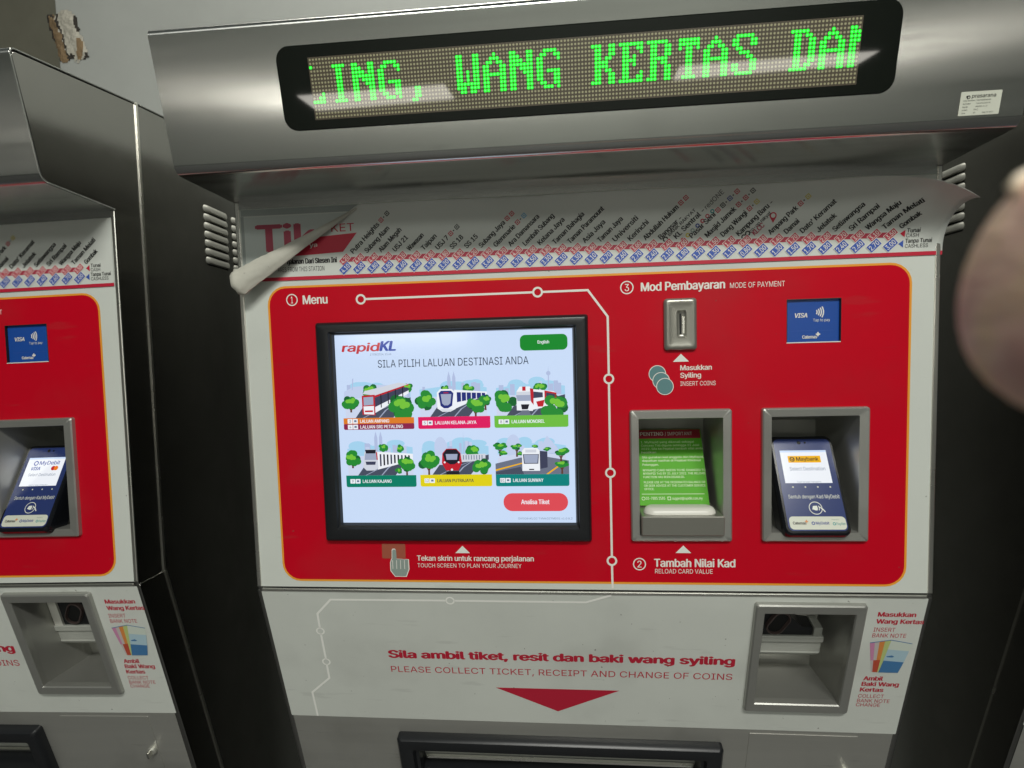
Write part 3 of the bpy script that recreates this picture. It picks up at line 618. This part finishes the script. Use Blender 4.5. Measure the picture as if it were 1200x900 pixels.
for t, y, wd in (('1. MyRapid yang dikenali sebagai', 79, 66), ('Concess Tnb diguna sehingga 31 Julai', 74.6, 72), ('2022. Sila ke Pejabat tambah nilai anda', 70.2, 76), ('hentikan', 65.6, 18), ('Sila gunakan kad anggota dan MyRapid,', 59.2, 76), ('dapatkan nasihat di Pejabat Khidmat', 54.8, 72), ('Pelanggan.', 49.6, 20), ('MYRAPID CARD NEEDS TO BE CHANGED TO', 42.4, 76), ('MYRAPID TnG BY 31 JULY 2022. THE RELOAD', 38.2, 75), ('FUNCTION HAS BEEN DISABLED.', 33.8, 50), ('PLEASE USE AT THE DESIGNATED BALANCE OR', 27.2, 74), ('OR SEEK ADVICE AT THE CUSTOMER SERVICE', 23.0, 74), ('OFFICE.', 18.8, 12)): ct(t, y, wd)
b.rect(cardM, 82, 13.6, 157, 14.2, NT, .35); ct('03-7885 2585', 7.0, 23, 3.4, x=86.5); ct('suggest@rapidkl.com.my', 7.0, 36, 3.2, x=118); b.ring(cardM, 83.6, 8.4, 2.2, .6, NT, .35); b.rect(cardM, 112.5, 6.4, 116.6, 10.6, NT, .35); b.rect(cardM, 113.2, 7.1, 115.9, 9.9, 'notice_green', .4)
b.build('lettering', nc, weld=False, normals=False)
b = MB()
def trayM(u, v, d): return (u/1000, -v/1000, d/1000)     # v forward, d up
b.loft(trayM, [(75.5, -62, 168.5, 10, 1.5, 70.6), (75.5, -62, 168.5, 12, 1.5, 72), (75.5, -62, 168.5, 14, 1.5, 93.2), (76.5, -61, 167.5, 13, 1.5, 94.4)], 'cast_steel', cap0=True, cap1=True)
tr = b.build('card_tray', card, smooth=True)
b = MB(); b.loft(trayM, [(80, -18, 162.5, 8, 12.5, 94.5), (80.5, -17.5, 162, 7.5, 12.2, 97.2), (82.5, -15.5, 160, 5.5, 10.4, 100), (85.5, -12.5, 157, 2.5, 7.4, 101.4), (89, -9, 153, -1.0, 3.9, 101.8)], 'white_plastic', cap1=True, n=8)
b.build('reader_pad', card, smooth=True)

# ---- payment niche and terminal
b = MB()
b.loft(pan, [(211.8, 62.4, 328, 216.2, 3, 0.4), (212.2, 62.8, 327.6, 215.8, 3, 5), (213.6, 64.2, 326.2, 214.4, 3, 6.4), (222, 73, 316.6, 206.6, 1, 5.6), (222.6, 73.6, 316, 206, 1, 3.8), (222, 72, 318, 208, 1, -60), (232, 74, 308, 190, 1, -85)], 'brushed_frame', cap1=True, mcap='grey_plastic')
b.build('payment_niche', T, smooth=True)
tt = math.atan2(97, 52)
def termM(u, v, d=0): return ((270+u*0.97)/1000, -0.015+v*0.97/1000*math.cos(tt)-d/1000*math.sin(tt), 0.0775+v*0.97/1000*math.sin(tt)+d/1000*math.cos(tt))
b = MB()
b.loft(termM, [(-35, -2, 35, 115, 6, -30), (-38, -4.5, 37.4, 116.5, 8, -26), (-38.4, -4.8, 37.8, 117, 8, -8), (-37.6, -4, 37, 116.4, 8, -2.5), (-35.4, -1.6, 35.4, 114.6, 7, 0)], 'terminal_body', cap0=True, cap1=True, n=6)
b.rect(termM, -33, 0.8, 33.2, 112, 'terminal_blue', 0.2, r=5.6)
b.disc(termM, -3, 107.4, 2.2, 'terminal_body', .4); b.disc(termM, 4.2, 107.4, 1.2, 'terminal_body', .4)
for k in range(4): b.disc(termM, -19.6+14.2*k, 52.2, 1.0, 'badge_cream', .4, n=10)
b.text(termM, 'Sentuh dengan Kad MyDebit', -27, 38.6, 58, 4.4, 'print_pale', .4)
b.ring(termM, 1.5, 27.2, 7.6, .8, 'print_pale', .4, n=24)
for k in range(3): b.ring(termM, -3+2.2*k, 27.2, 4.6, .8, 'print_pale', .45, n=8, a0=-38, a1=38)
b.poly(termM, [(-2.6, 25.8), (2.6, 24.2), (3.4, 30), (-1.2, 29.6)], 'print_pale', .42); b.line(termM, [(6, 28.6), (9.5, 25.6), (11.5, 22.6)], 1.2, 'print_pale', .42)
term = b.build('payment_terminal', T, weld=False)
b = MB(); b.rect(termM, -31, 2.4, 32, 17.4, 'badge_cream', .4, r=4.5)
b.text(termM, 'Caternas', -27.4, 8.2, 15, 3.2, 'print_black', .55, bold=.03); b.rect(termM, -13.6, 11.2, -9.8, 12.2, 'note_orange', .55); b.rect(termM, -12.2, 9.8, -11.2, 13.6, 'note_orange', .56)
b.ring(termM, -4.6, 9.6, 2, .9, 'tag_blue', .55, n=12); b.text(termM, 'MyDebit', -1.8, 8.2, 15, 3.2, 'tag_blue', .55, bold=.015); b.ring(termM, 18.6, 9.0, 1.8, .8, 'tag_teal', .55, n=12); b.text(termM, 'PayNet', 21, 7.6, 10, 3, 'tag_teal', .55); b.text(termM, 'Powered by', 16.6, 13.2, 8, 1.4, 'print_grey', .55)
b.build('badge', term, weld=False, normals=False)
def term_screen(parent, style):
    b = MB(); b.rect(termM, -27.4, 57, 26.6, 97.6, 's_white', .4)
    b.rect(termM, -27.4, 95.2, 26.6, 97.6, 's_bg', .45); b.text(termM, 'Touch to begin transaction', -14, 57.6, 28, 1.8, 's_faint', .5)
    if style == 'main':
        b.rect(termM, -19.4, 82.2, 18.6, 90.6, 's_tyellow', .5); b.ring(termM, -14.6, 86.4, 3, 1, 's_dark', .6, n=14); b.line(termM, [(-16.5, 87.4), (-14, 85.4), (-12.6, 88)], .8, 's_dark', .6); b.text(termM, 'Maybank', -9.8, 84.4, 26, 4.6, 's_dark', .6, bold=.02)
        b.text(termM, 'Select Destination', -19.4, 72.4, 41, 4.4, 's_faint', .5)
    else:
        b.ring(termM, -14.6, 89.4, 3.4, 1.2, 's_blue', .5, n=16); b.text(termM, 'MyDebit', -9.4, 87.2, 30, 5.2, 's_blue', .5, bold=.015); b.text(termM, 'VISA', -20, 79.6, 14, 4.6, 's_blue', .5, bold=.03, shear=.2)
        b.disc(termM, 13.4, 81.8, 3.2, 's_red', .5); b.disc(termM, 17.4, 81.8, 3.2, 's_orange2', .52); b.text(termM, 'Select Destination', -20, 71, 40, 4, 's_faint', .5)
    return b.build('terminal_screen', parent, weld=False, normals=False)
term_screen(term, 'main')

# ---- fare chart
STN = ['Putra Heights', 'Subang Alam', 'Alam Megah', 'USJ 21', 'Wawasan', 'Taipan', 'USJ 7', 'SS 18', 'SS 15', 'Subang Jaya', 'Glenmarie', 'Ara Damansara', 'Lembah Subang', 'Kelana Jaya', 'Taman Bahagia', 'Taman Paramount', 'Asia Jaya', 'Taman Jaya', 'Universiti', 'Kerinchi', 'Abdullah Hukum', 'Bangsar -', 'KL Sentral -', 'Pasar Seni', 'Masjid Jamek', 'Dang Wangi', 'Kampung Baru -', 'KLCC', 'Ampang Park', 'Damai', "Dato' Keramat", 'Jelatek', 'Setiawangsa', 'Sri Rampai', 'Wangsa Maju', 'Taman Melati', 'Gombak']
CASH = '4.20 4.60 4.40 4.20 4.10 3.90 3.80 3.80 3.90 4.20 3.90 3.70 4.30 4.00 3.80 3.60 3.80 3.60 3.10 2.90 3.00 2.70 2.40 2.00 1.80 1.50 1.10 0.80 1.10 1.40 1.70 1.90 2.00 2.70 3.00 3.10 3.50'.split()
CARD = '4.10 4.00 3.80 3.80 3.60 3.40 3.30 3.20 3.10 3.60 3.40 3.30 3.70 3.50 3.30 3.10 3.30 3.10 2.70 2.60 2.70 2.40 2.10 1.80 1.70 1.30 1.10 0.80 1.00 1.30 1.50 1.70 1.80 2.40 2.60 2.70 3.00'.split()
TAGS = {0: ('line_red', 'print_black'), 6: ('line_red', 'print_black'), 9: ('line_red', 'line_red'), 10: ('line_red', 'tag_cyan'), 20: ('line_red', 'line_red'), 23: ('line_red', 'print_black', 'tag_blue', 'line_red'), 24: ('line_red', 'line_red', 'print_black'), 25: ('line_red', 'tag_yellow'), 28: ('line_red', 'tag_yellow')}
def sm(t): t = max(0, min(1, t)); return t*t*(3-2*t)
def peel(u, v, d=0):
    d += 0.8
    wv = max(0, (u-230)/170)**3; vs = 392 - 7*min(wv, 1)
    if v <= vs: return pan(u, v, d)
    t = (v-vs); L = 468-vs; thm = 0.10 + 1.78*wv + 0.07*math.sin(u/38.0)
    Rr = L/thm; ph = t/Rr
    y = -Rr*(1-math.cos(ph))*1000/1000; z = vs+Rr*math.sin(ph)
    return (u/1000, (y-d*math.cos(ph))/1000, (z-d*math.sin(ph))/1000)
def flat(u, v, d=0): return pan(u, v, d+0.8)
def diag(u): return 381+(u+374)*(466-381)/(374-246)
def chart(parent, M, peeled):
    b = MB(); NU, NV = 120, 40; g = {}
    u0 = -373.5 if peeled else -393.5
    for i in range(NU+1):
        u = u0+(401.5-u0)*i/NU if peeled else u0+(393.5-u0)*i/NU
        top = min(466.0, diag(u)) if peeled else 466
        top = max(top, 381.2)
        for j in range(NV+1): g[i, j] = M(u, 380.4+(top-380.4)*j/NV, 0)
    vs = [g[i, j] for i in range(NU+1) for j in range(NV+1)]
    b.add(vs, [(i*(NV+1)+j, (i+1)*(NV+1)+j, (i+1)*(NV+1)+j+1, i*(NV+1)+j+1) for i in range(NU) for j in range(NV)], 'chart_vinyl')
    o = b.build('fare_chart', parent, smooth=True)
    if peeled:
        sd = o.modifiers.new('thick', 'SOLIDIFY'); sd.thickness = 0.0001; sd.offset = 0
    b = MB(); ux = lambda i: -266.3+i*(347.5+266.3)/36; e = .35
    um = 401.3 if peeled else 393.5
    us = [u0+3+(um-u0-3)*i/40 for i in range(41)] if peeled else [u0, um]
    b.line(M, [(u, 382.4) for u in us], 4.2, 'line_red', e)
    b.line(M, [(ux(i/2), 402.2+ (i/72)*1.6) for i in range(73)], 5.4, 'route_red', e)
    ang = R_(43)
    def price(x, y, s, m):
        c, sn = math.cos(ang), math.sin(ang); hw, hh = (6.4, 3.5) if m == 'fare_red' else (7.0, 4.1)
        for w2, h2, mm, ee in ((hw+.5, hh+.5, 'print_white', .2), (hw, hh, m, .35)):
            gx = [M(x+(-w2+w2*i/4)*c-(-h2+h2*k/2)*sn, y+(-w2+w2*i/4)*sn+(-h2+h2*k/2)*c, e+ee) for i in range(9) for k in range(5)]
            b.add(gx, [(i*5+k, (i+1)*5+k, (i+1)*5+k+1, i*5+k+1) for i in range(8) for k in range(4)], mm)
        a, q = (-5.2, -2.4) if m == 'fare_red' else (-5.7, -2.7); b.text(M, s, x+a*c-q*sn, y+a*sn+q*c, 10.4 if m == 'fare_red' else 11.4, 4.8 if m == 'fare_red' else 5.4, 'print_white', e+.5, bold=.01, rot=ang)
    for i, s in enumerate(STN):
        x = ux(i); price(x, 402.4+i/36*1.8, CASH[i], 'fare_red'); price(x+.3, 392+i/36*1.0, CARD[i], 'fare_blue')
        tx, ty = x+10.5, 408.4+i/36*1.0; wd = len(s)*3.62*(1 if len(s) > 6 else 1.05)
        b.text(M, s, tx, ty, wd, 5.6, 'faded_red' if s == 'KLCC' else 'print_black', e, bold=.04, rot=ang)
        if i in TAGS:
            q = wd+2
            for tg in TAGS[i]:
                cx = tx+(q+3)*math.cos(ang)-2.6*math.sin(ang); cy = ty+(q+3)*math.sin(ang)+2.6*math.cos(ang)
                for hw, m, ee in ((2.5, tg, 0), (1.6, 'chart_vinyl', .15), (0.8, tg, .25)):
                    b.poly(M, [(cx+(a*math.cos(ang)-k*math.sin(ang))*hw, cy+(a*math.sin(ang)+k*math.cos(ang))*hw) for a, k in ((-1, -1), (1, -1), (1, 1), (-1, 1))], m, e+ee)
                q += 7.4
                if tg != TAGS[i][-1]:
                    cx = tx+(q+.4)*math.cos(ang)-2.6*math.sin(ang); cy = ty+(q+.4)*math.sin(ang)+2.6*math.cos(ang); b.disc(M, cx, cy, .9, 'print_black', e, n=6); q += 3
        if i == 21: b.text(M, 'BANK RAKYAT', tx+9.5, ty+3.5, 40, 3.4, 'print_black', e, bold=.03, rot=ang); b.ring(M, tx+5, ty+.5, 3.2, 1.5, 'print_black', e, n=10)
        if i == 22:
            b.text(M, 'redONE', tx+wd*.735+1.5, ty+wd*.68+1.5, 26, 5.4, 'print_black', e, rot=ang)
            for k, tg in enumerate(('line_red', 'tag_yellow', 'print_grey', 'tag_blue', 'line_red', 'fare_red', 'tag_teal')): b.disc(M, tx+7+5.4*k, ty-1+5.0*k, 2.5, tg, e, n=8); b.disc(M, tx+7+5.4*k, ty-1+5.0*k, 1.2, 'chart_vinyl', e+.15, n=6)
        if i == 26: b.text(M, 'co-op rakyat', tx+13, ty+3, 30, 4, 'print_black', e, bold=.02, rot=ang); b.ring(M, tx+5.5, ty-.8, 3, 1.4, 'print_black', e, n=10); b.ring(M, tx+9.5, ty+3, 3, 1.4, 'print_black', e, n=10)
        if i == 27: b.disc(M, tx+19.5, ty+21, 3.8, 'line_red', e, n=16); b.disc(M, tx+19.5, ty+21, 2.4, 'chart_vinyl', e+.15, n=12); b.poly(M, [(tx+16.2, ty+19), (tx+22.8, ty+19), (tx+19.5, ty+13)], 'line_red', e-.05)
    x = 362
    b.poly(M, [(x-5, 404.6), (x, 400.6), (x, 408.6)], 'line_red', e); b.text(M, 'Tunai', x+1.5, 405.6, 13.5, 4.4, 'print_black', e, bold=.02); b.text(M, 'CASH', x+1.5, 400.4, 12.5, 4.0, 'print_black', e)
    b.poly(M, [(x-6, 393.6), (x-1, 389.6), (x-1, 397.6)], 'fare_blue', e); b.text(M, 'Tanpa Tunai', x+1, 394.4, 27, 4.4, 'print_black', e, bold=.02); b.text(M, 'CASHLESS', x+1, 389, 23.5, 4.0, 'print_black', e)
    if peeled:
        b.poly(M, [(-334, 408.6), (-268, 411.5), (-250, 433), (-300, 430)], 'line_red', e); b.text(M, 'ya', -309, 418.5, 10, 5, 'print_pale', e+.2, bold=.03)
        b.text(M, 'KET', -281, 435.2, 28, 9, 'line_red', e)
        b.text(M, 'rjalanan Dari Stesen Ini', -338, 399.6, 62, 6.0, 'print_black', e, bold=.05); b.text(M, 'ARES FROM THIS STATION', -350, 390.6, 58, 5.4, 'print_black', e)
    else:
        b.text(M, 'Tiket', -376, 414, 118, 32, 'line_red', e, bold=.03); b.poly(M, [(-252, 415.6), (-214, 418), (-200, 440.2), (-252, 438.5)], 'line_red', e)
        b.text(M, 'Harga Perjalanan Dari Stesen Ini', -376, 403.5, 96, 6.2, 'print_black', e, bold=.02); b.text(M, 'TICKET FARES FROM THIS STATION', -376, 394.5, 84, 5.6, 'print_black', e)
    b.build('lettering', o, weld=False, normals=False)
    return o
# older sticker left underneath, and glue marks along the top
b = MB(); b.rect(pan, -389, 384, -205, 457, 'old_vinyl', 0.25); b.rect(pan, -393, 458.5, -170, 466, 'glue_residue', .2); b.rect(pan, -393.5, 386, -389.6, 458, 'glue_residue', .2)
b.text(pan, 'Tiket', -376, 415.6, 124, 31, 'faded_red', .4, bold=.045)
b.build('old_sticker', T, weld=False, normals=False)
fc = chart(T, peel, True)
# the loose corner, rolled into a cone that shows its pale back
b = MB(); ap = Vector((-0.240, -0.0020, 0.4655)); en = Vector((-0.389, -0.0200, 0.3775)); ax = (en-ap).normalized()
side = ax.cross(Vector((0, -1, 0))).normalized(); fr = side.cross(ax)
NR, NA = 40, 30; vs = []
for i in range(NR+1):
    t = i/NR; r = 0.0004+0.0118*t+0.0030*t**3
    c = ap.lerp(en, t)+fr*0.0015*t
    for k in range(NA+1):
        q = k/NA; a = R_(208-222*q); cr_ = noise.noise(Vector((t*9, q*2.5, 0)))*.13*t+abs(noise.noise(Vector((t*16+5, q*6, 3))))*.16*t
        ru = r*(1-0.16*q*q+cr_)
        end = 0.0095*math.sin(math.pi*min(1, q*1.05))*t**7-0.006*q*t**5+0.0012*noise.noise(Vector((q*9, 1, 2)))*t
        vs.append(c+side*math.cos(a)*ru*(1.12 if q > .5 else 1.0)+fr*(max(0, math.sin(a))**2.2*ru*0.42+min(0, math.sin(a))*ru*0.5)+ax*end)
b.add(vs, [(i*(NA+1)+k, (i+1)*(NA+1)+k, (i+1)*(NA+1)+k+1, i*(NA+1)+k+1) for i in range(NR) for k in range(NA)], 'sticker_back')
cu = b.build('curled_corner', fc, smooth=True); sd = cu.modifiers.new('thick', 'SOLIDIFY'); sd.thickness = 0.0003; sd.offset = 0

# ---- lower front
NOTE = (216.5, -166.5, 320, -24.5); TRAY = (-226, -330, 164, -262)
b = MB()
b.region(low, rrect(-394, -LOWEND*1000, 394, -0.5), [rrect(*NOTE), rrect(*TRAY)], 'lower_steel', 0)
b.loft(low, [(-394, -4.5, 394, -0.2, 0.5, 0), (-394, -4.2, 394, -0.4, 0.5, 1.4), (-393.6, -3.4, 393.6, -1.2, 0.5, 2.0)], 'edge_steel', cap1=True)
b.build('lower_panel', T, weld=False)
b = MB(); b.box(-394, 0.001, -0.0012, 394, 0.02, 0.0016, 'gap_black', M=lambda x, y, z: (x/1000, y, z)); b.build('panel_gap', T)
b = MB(); b.region(low, rrect(-396, -216, 397, -5.2, 1.5), [rrect(*NOTE)], 'lower_vinyl', 0.5); lv = b.build('lower_sticker', T, normals=False)
b = MB(); LR = 'line_red'
b.text(low, 'Sila ambil tiket, resit dan baki wang syiling', -244.9, -108.8, 436.5, 12, LR, .7, bold=.075); b.text(low, 'PLEASE COLLECT TICKET, RECEIPT AND CHANGE OF COINS', -243.9, -133, 434, 9.8, LR, .7)
b.build('lettering', lv, weld=False, normals=False)
for blk in ((('Masukkan', 345.9, -31.4, 42, 6.3, .045), ('Wang Kertas', 345.6, -41.5, 52.5, 6.3, .045), ('INSERT', 344.6, -53.4, 24, 5.8, 0), ('BANK NOTE', 344.6, -62, 37.5, 5.8, 0)), (('Ambil', 344.5, -128.2, 22.8, 6.3, .045), ('Baki Wang', 343.7, -137.1, 43.3, 6.3, .045), ('Kertas', 343.2, -146.2, 27.5, 6.3, .045), ('COLLECT', 342.7, -156.3, 30, 5.6, 0), ('BANK NOTE', 342.6, -164, 38, 5.6, 0), ('CHANGE', 342.2, -170.7, 28.3, 5.4, 0))):
    b = MB()
    for t, x, y, wd, cap, bo in blk: b.text(low, t, x, y, wd, cap, LR, .7, bold=bo)
    b.build('lettering', lv, weld=False, normals=False)
b = MB(); b.poly(low, [(-107.5, -155.5), (52.2, -155.5), (-27.2, -194.1)], LR, .7); b.build('arrow', lv, normals=False)
b = MB(); rp = 'route_pale'
for p in ([(-358.5, -215.5), (-358.7, -172.5), (-330.6, -146.5), (-330.2, -123)], [(-329.9, -114), (-329.5, -72)], [(-329.4, -63), (-328.6, -39.4), (-307.9, -17.2), (-160.4, -16.5)], [(-150.8, -16.5), (10.3, -16.5), (40.5, -5.6)]): b.line(low, p, 2.7, rp, .7)
for x, y in ((-330.1, -118.5), (-329.5, -67.5), (-155.6, -16.5)): b.ring(low, x, y, 5.8, 2.0, rp, .7)
b.build('route_line', lv, weld=False, normals=False)
b = MB(); cxn, cyn = 356, -150
fan = [(343.5, -70.4, 351, -69.0, 351.4, -115.0, 354, -115, 'note_pink', 'note_grey'), (349, -69.2, 356.5, -67.9, 353, -115, 357, -115, 'note_grey', 'note_red'), (354, -68.2, 361.5, -66.9, 355.5, -115, 360, -115, 'note_orange', 'note_red'), (360, -67.2, 367.5, -65.9, 358.6, -115, 363, -115, 'note_green', 'note_green')]
for k, (x0, y0, x1, y1, x2, y2, x3, y3, m1, m2) in enumerate(fan):
    md = lambda a, c, t: a+(c-a)*t
    p = [(x0, y0), (x1, y1), (md(x1, x3, .62), md(y1, y3, .62)), (md(x0, x2, .62), md(y0, y2, .62))]; b.poly(low, p, m1, .7+.06*k)
    b.poly(low, [(md(x0, x2, .6), md(y0, y2, .6)), (md(x1, x3, .6), md(y1, y3, .6)), (x3, y3), (x2, y2)], m2, .72+.06*k)
b.poly(low, [(366.6, -66), (390.8, -70.8), (389.0, -82), (364.8, -80)], 'note_ivory', 1.0); b.poly(low, [(364.9, -79.6), (389.1, -81.6), (386, -99), (362.6, -97)], 'note_sky', 1.02); b.poly(low, [(362.8, -96.6), (386.1, -98.6), (382.2, -115.1), (359.8, -115.1)], 'note_blue', 1.04)
b.poly(low, [(365, -90), (371, -88.4), (374, -90.4), (372, -91.6), (366, -91.4)], 'note_blue', 1.06); b.line(low, [(343.5, -70), (366.6, -65.4), (390.8, -70.4)], 0.9, 'note_blue', 1.1)
b.build('banknote_symbol', lv, weld=False, normals=False)
# banknote niche
b = MB()
b.loft(low, [(206.5, -179, 331.4, -12.4, 3.5, 0.6), (207, -178.6, 331, -12.8, 3.5, 5), (208.6, -177, 329.4, -14.4, 3.5, 6.6), (217, -166, 320, -24.6, 1.2, 6.2), (218, -165, 319, -25.6, 1, 4.6), (217, -166, 320, -24.6, 1, -4)], 'brushed_frame')
# walls: floor, sides, back and top
V = lambda u, v, d: low(u, v, d)
for q in (((217, -166, -4), (320, -166, -4), (320, -186, -78), (217, -186, -78)), ((320, -166, -4), (320, -24, -4), (320, -24, -78), (320, -186, -78)), ((217, -166, -4), (217, -24, -4), (217, -24, -78), (217, -186, -78)), ((217, -186, -78), (320, -186, -78), (320, -24, -78), (217, -24, -78)), ((217, -24, -4), (320, -24, -4), (320, -24, -78), (217, -24, -78))):
    b.add([V(*k) for k in q], [(0, 1, 2, 3)], 'brushed_frame')
bn = b.build('banknote_niche', T, weld=False)
b = MB()
b.loft(low, [(214, -141, 306, -100, 3, -77), (214, -141, 307, -100, 6, -62), (214, -139, 308.5, -100, 6, -48), (214, -131, 310, -100, 3, -41), (214, -127.5, 310, -100, 1.5, -39.6), (214, -126, 309, -100, 1.5, -40.4), (214, -125, 308.6, -101, 1.5, -40.4)], 'grey_plastic', cap1=True)
b.loft(low, [(213, -109, 312, -99.6, 1, -60), (213, -109, 312, -99.6, 1, -38.6), (214, -108, 311, -100.6, 1, -37.6)], 'grey_plastic', cap1=True)
b.loft(low, [(217.5, -101, 230, -24.5, 1, -60), (217.5, -101, 230, -24.5, 1, -39)], 'white_plastic', cap1=True)
b.loft(low, [(230, -101, 312, -24.5, 1, -77), (230, -101, 312, -24.5, 1, -62)], 'white_plastic', cap1=True)
b.loft(low, [(299, -100, 309, -86, 1, -60), (299, -100, 309, -86, 1, -39)], 'grey_plastic', cap1=True)
na = b.build('note_acceptor', bn, weld=False)
b = MB()
sil = [(231, -100), (231, -55), (262, -55), (270, -72), (284, -86), (298, -88), (298, -100)]
b.add([low(u, v, -62) for u, v in sil]+[low(u, v, -41) for u, v in sil], [tuple(range(7, 14))]+[(i, (i+1) % 7, 7+(i+1) % 7, 7+i) for i in range(7)], 'black_plastic')
a_ = R_(28)
EM = lambda u, v, d: low(253+u*math.cos(a_)+v*math.sin(a_), -80-u*math.sin(a_)+v*math.cos(a_), d)
b.loft(EM, [(-11.5, -17, 11.5, 20, 11.4, -41), (-11, -16.5, 11, 19.5, 10.9, -36.5), (-9.6, -15, 9.6, 18, 9.5, -36), (-8.8, -14.4, 8.8, 17.4, 8.7, -39.5)], 'mouth_grey', cap1=True, mcap='dark_hole', n=9)
b.build('note_mouth', bn, weld=False)
# ticket tray
b = MB()
b.loft(low, [(-248, -346, 186, -240, 5, 0.3), (-248, -346, 186, -240, 5, 9), (-245, -343, 183, -243, 4, 13), (-240, -338, 178, -248, 4, 14), (-228, -327, 166, -262, 3, 11), (-226, -326, 164, -263, 3, 4), (-222, -322, 160, -266, 3, 3), (-222, -322, 160, -266, 3, -30)], 'black_plastic', n=4)
b.build('ticket_tray', T, smooth=True)
b = MB(); b.add([low(-223, -264, -10), low(161, -264, -10), low(161, -324, -26), low(-223, -324, -26)], [(0, 1, 2, 3)], 'grey_plastic'); b.loft(low, [(-220, -312, 158, -308, 1, -20), (-220, -311.5, 158, -308.5, 1, -16)], 'edge_steel', cap1=True); b.build('tray_flap', T, weld=False)
b = MB(); b.loft(low, [(219, -LOWEND*1000+6, 353, -222.5, 1, 0.1), (219.2, -LOWEND*1000+6, 352.8, -222.7, 1, 0.8)], 'lower_steel', cap1=True); sdo = b.build('service_door', T)
b = MB()
b.loft(low, [(338.6, -290, 351.4, -277, 6.3, 0.8), (338.6, -290, 351.4, -277, 6.3, 4.5), (340, -288.6, 350, -278.4, 5, 6)], 'louvre_steel', cap1=True, n=8); b.loft(low, [(343.2, -289, 346.6, -278, 1.6, 6.0), (343.4, -288.6, 346.4, -278.4, 1.4, 12.5)], 'edge_steel', cap1=True)
b.build('lock', T, smooth=True)

# ------------------------------------------------------------------ the two neighbours
def copy_machine(label, loc, rot):
    r = thing('ticket_machine', label, 'ticket machine', loc, rot, GROUP)
    for ch in list(T.children):
        if ch.name.startswith(('fare_chart', 'old_sticker', 'asset_sticker')): continue
        c = ch.copy(); COL.objects.link(c); c.parent = r
        for g in ch.children:
            if g.name.startswith('terminal_screen'): continue
            k = g.copy(); COL.objects.link(k); k.parent = c
        if ch.name.startswith('payment_terminal'): term_screen(c, 'other'); c.location.x -= 0.011
    chart(r, flat, False)
    return r
def rotm(rx, ry, rz):
    return Matrix.Rotation(rz, 3, 'Z') @ Matrix.Rotation(rx, 3, 'X') @ Matrix.Rotation(ry, 3, 'Y')
RL = rotm(-0.0362, -0.0165, 0.0107); loc = Vector((-0.9611, -0.0034, -0.0026)) + RL @ Vector((0, 0, FLOOR))
copy_machine('left ticket machine, cut off by the frame, with a small lit card terminal', loc, RL.to_euler())
copy_machine('right ticket machine showing only its dark side and a few louvres', (0.9611, 0.025, FLOOR), (0, 0, 0))

# ------------------------------------------------------------------ hand at the lens
def cpx(px, py, dep): return CAM_LOC + right*((px-600)/F_PX*dep) + fwd*dep - up*((py-450)/F_PX*dep)
def cmm(o, r, f, u): return o + right*r/1000 + fwd*f/1000 + up*u/1000
P0 = cpx(1258, 352, 0.047)
vs = []; es = []; rad = []
def jt(p, r, par=None):
    vs.append(p); rad.append(r/1000)
    if par is not None: es.append((par, len(vs)-1))
    return len(vs)-1
wr = jt(cmm(P0, 118, -10, -62), 24); palm = jt(cmm(P0, 88, -6, -40), 25, wr)
arm = jt(cmm(P0, 190, -20, -130), 30, wr); arm2 = jt(cmm(P0, 260, -30, -200), 36, arm)
k1 = jt(cmm(P0, 64, 2, -22), 14, palm); a1 = jt(cmm(P0, 36, 1, -10), 11.5, k1); a2 = jt(cmm(P0, 17, 0, -2), 13, a1); a3 = jt(cmm(P0, 4, 0, 1.6), 14.2, a2); jt(cmm(P0, -5, 0, 2.2), 11.0, a3)
for j, (dy, ln) in enumerate(((-18, 1.0), (-35, .95), (-51, .8))):
    k = jt(cmm(P0, 72+6*j, 4+2*j, -24+dy), 12, palm); p1 = jt(cmm(P0, 72+6*j-30*ln, 10, -30+dy), 9.5, k); p2 = jt(cmm(P0, 72+6*j-24*ln, 32*ln, -34+dy), 9, p1); jt(cmm(P0, 72+6*j-4*ln, 40*ln, -36+dy), 8, p2)
th0 = jt(cmm(P0, 90, 16, -22), 14, palm); th1 = jt(cmm(P0, 76, 36, -30), 11, th0); jt(cmm(P0, 62, 48, -42), 9, th1)
me = bpy.data.meshes.new('hand'); me.from_pydata(vs, es, []); ho = bpy.data.objects.new('hand_base', me); COL.objects.link(ho)
skm = ho.modifiers.new('skin', 'SKIN')
for i, r in enumerate(rad): me.skin_vertices[0].data[i].radius = (r, r)
me.skin_vertices[0].data[0].use_root = True
ss = ho.modifiers.new('ss', 'SUBSURF'); ss.levels = 3; ss.render_levels = 3
bpy.context.view_layer.update()
hm = bpy.data.meshes.new_from_object(ho.evaluated_get(bpy.context.evaluated_depsgraph_get())); bpy.data.objects.remove(ho)
hm.name = 'hand'; hm.materials.clear(); hm.materials.append(MATS['skin']); hm.polygons.foreach_set('use_smooth', [True]*len(hm.polygons))
hnd = bpy.data.objects.new('person', hm); COL.objects.link(hnd)
tag(hnd, 'blurred bare fingertip of a hand reaching in at the right edge, close to the lens', 'person')
b = MB(); vsn = []
for i in range(10):
    for k in range(7):
        a = R_(66+54*i/9); r = 118+46*k/6-20*(i/9-.45)**2+3*math.sin(i*1.9); vsn.append(tuple(cpx(1262+r*math.cos(a), 352-r*math.sin(a), 0.0505-0.0012*k/6)))
b.add(vsn, [(i*7+k, (i+1)*7+k, (i+1)*7+k+1, i*7+k+1) for i in range(9) for k in range(6)], 'nail')
nl = b.build('fingernail', hnd, lift=False, smooth=True); nl.modifiers.new('thick', 'SOLIDIFY').thickness = 0.0005
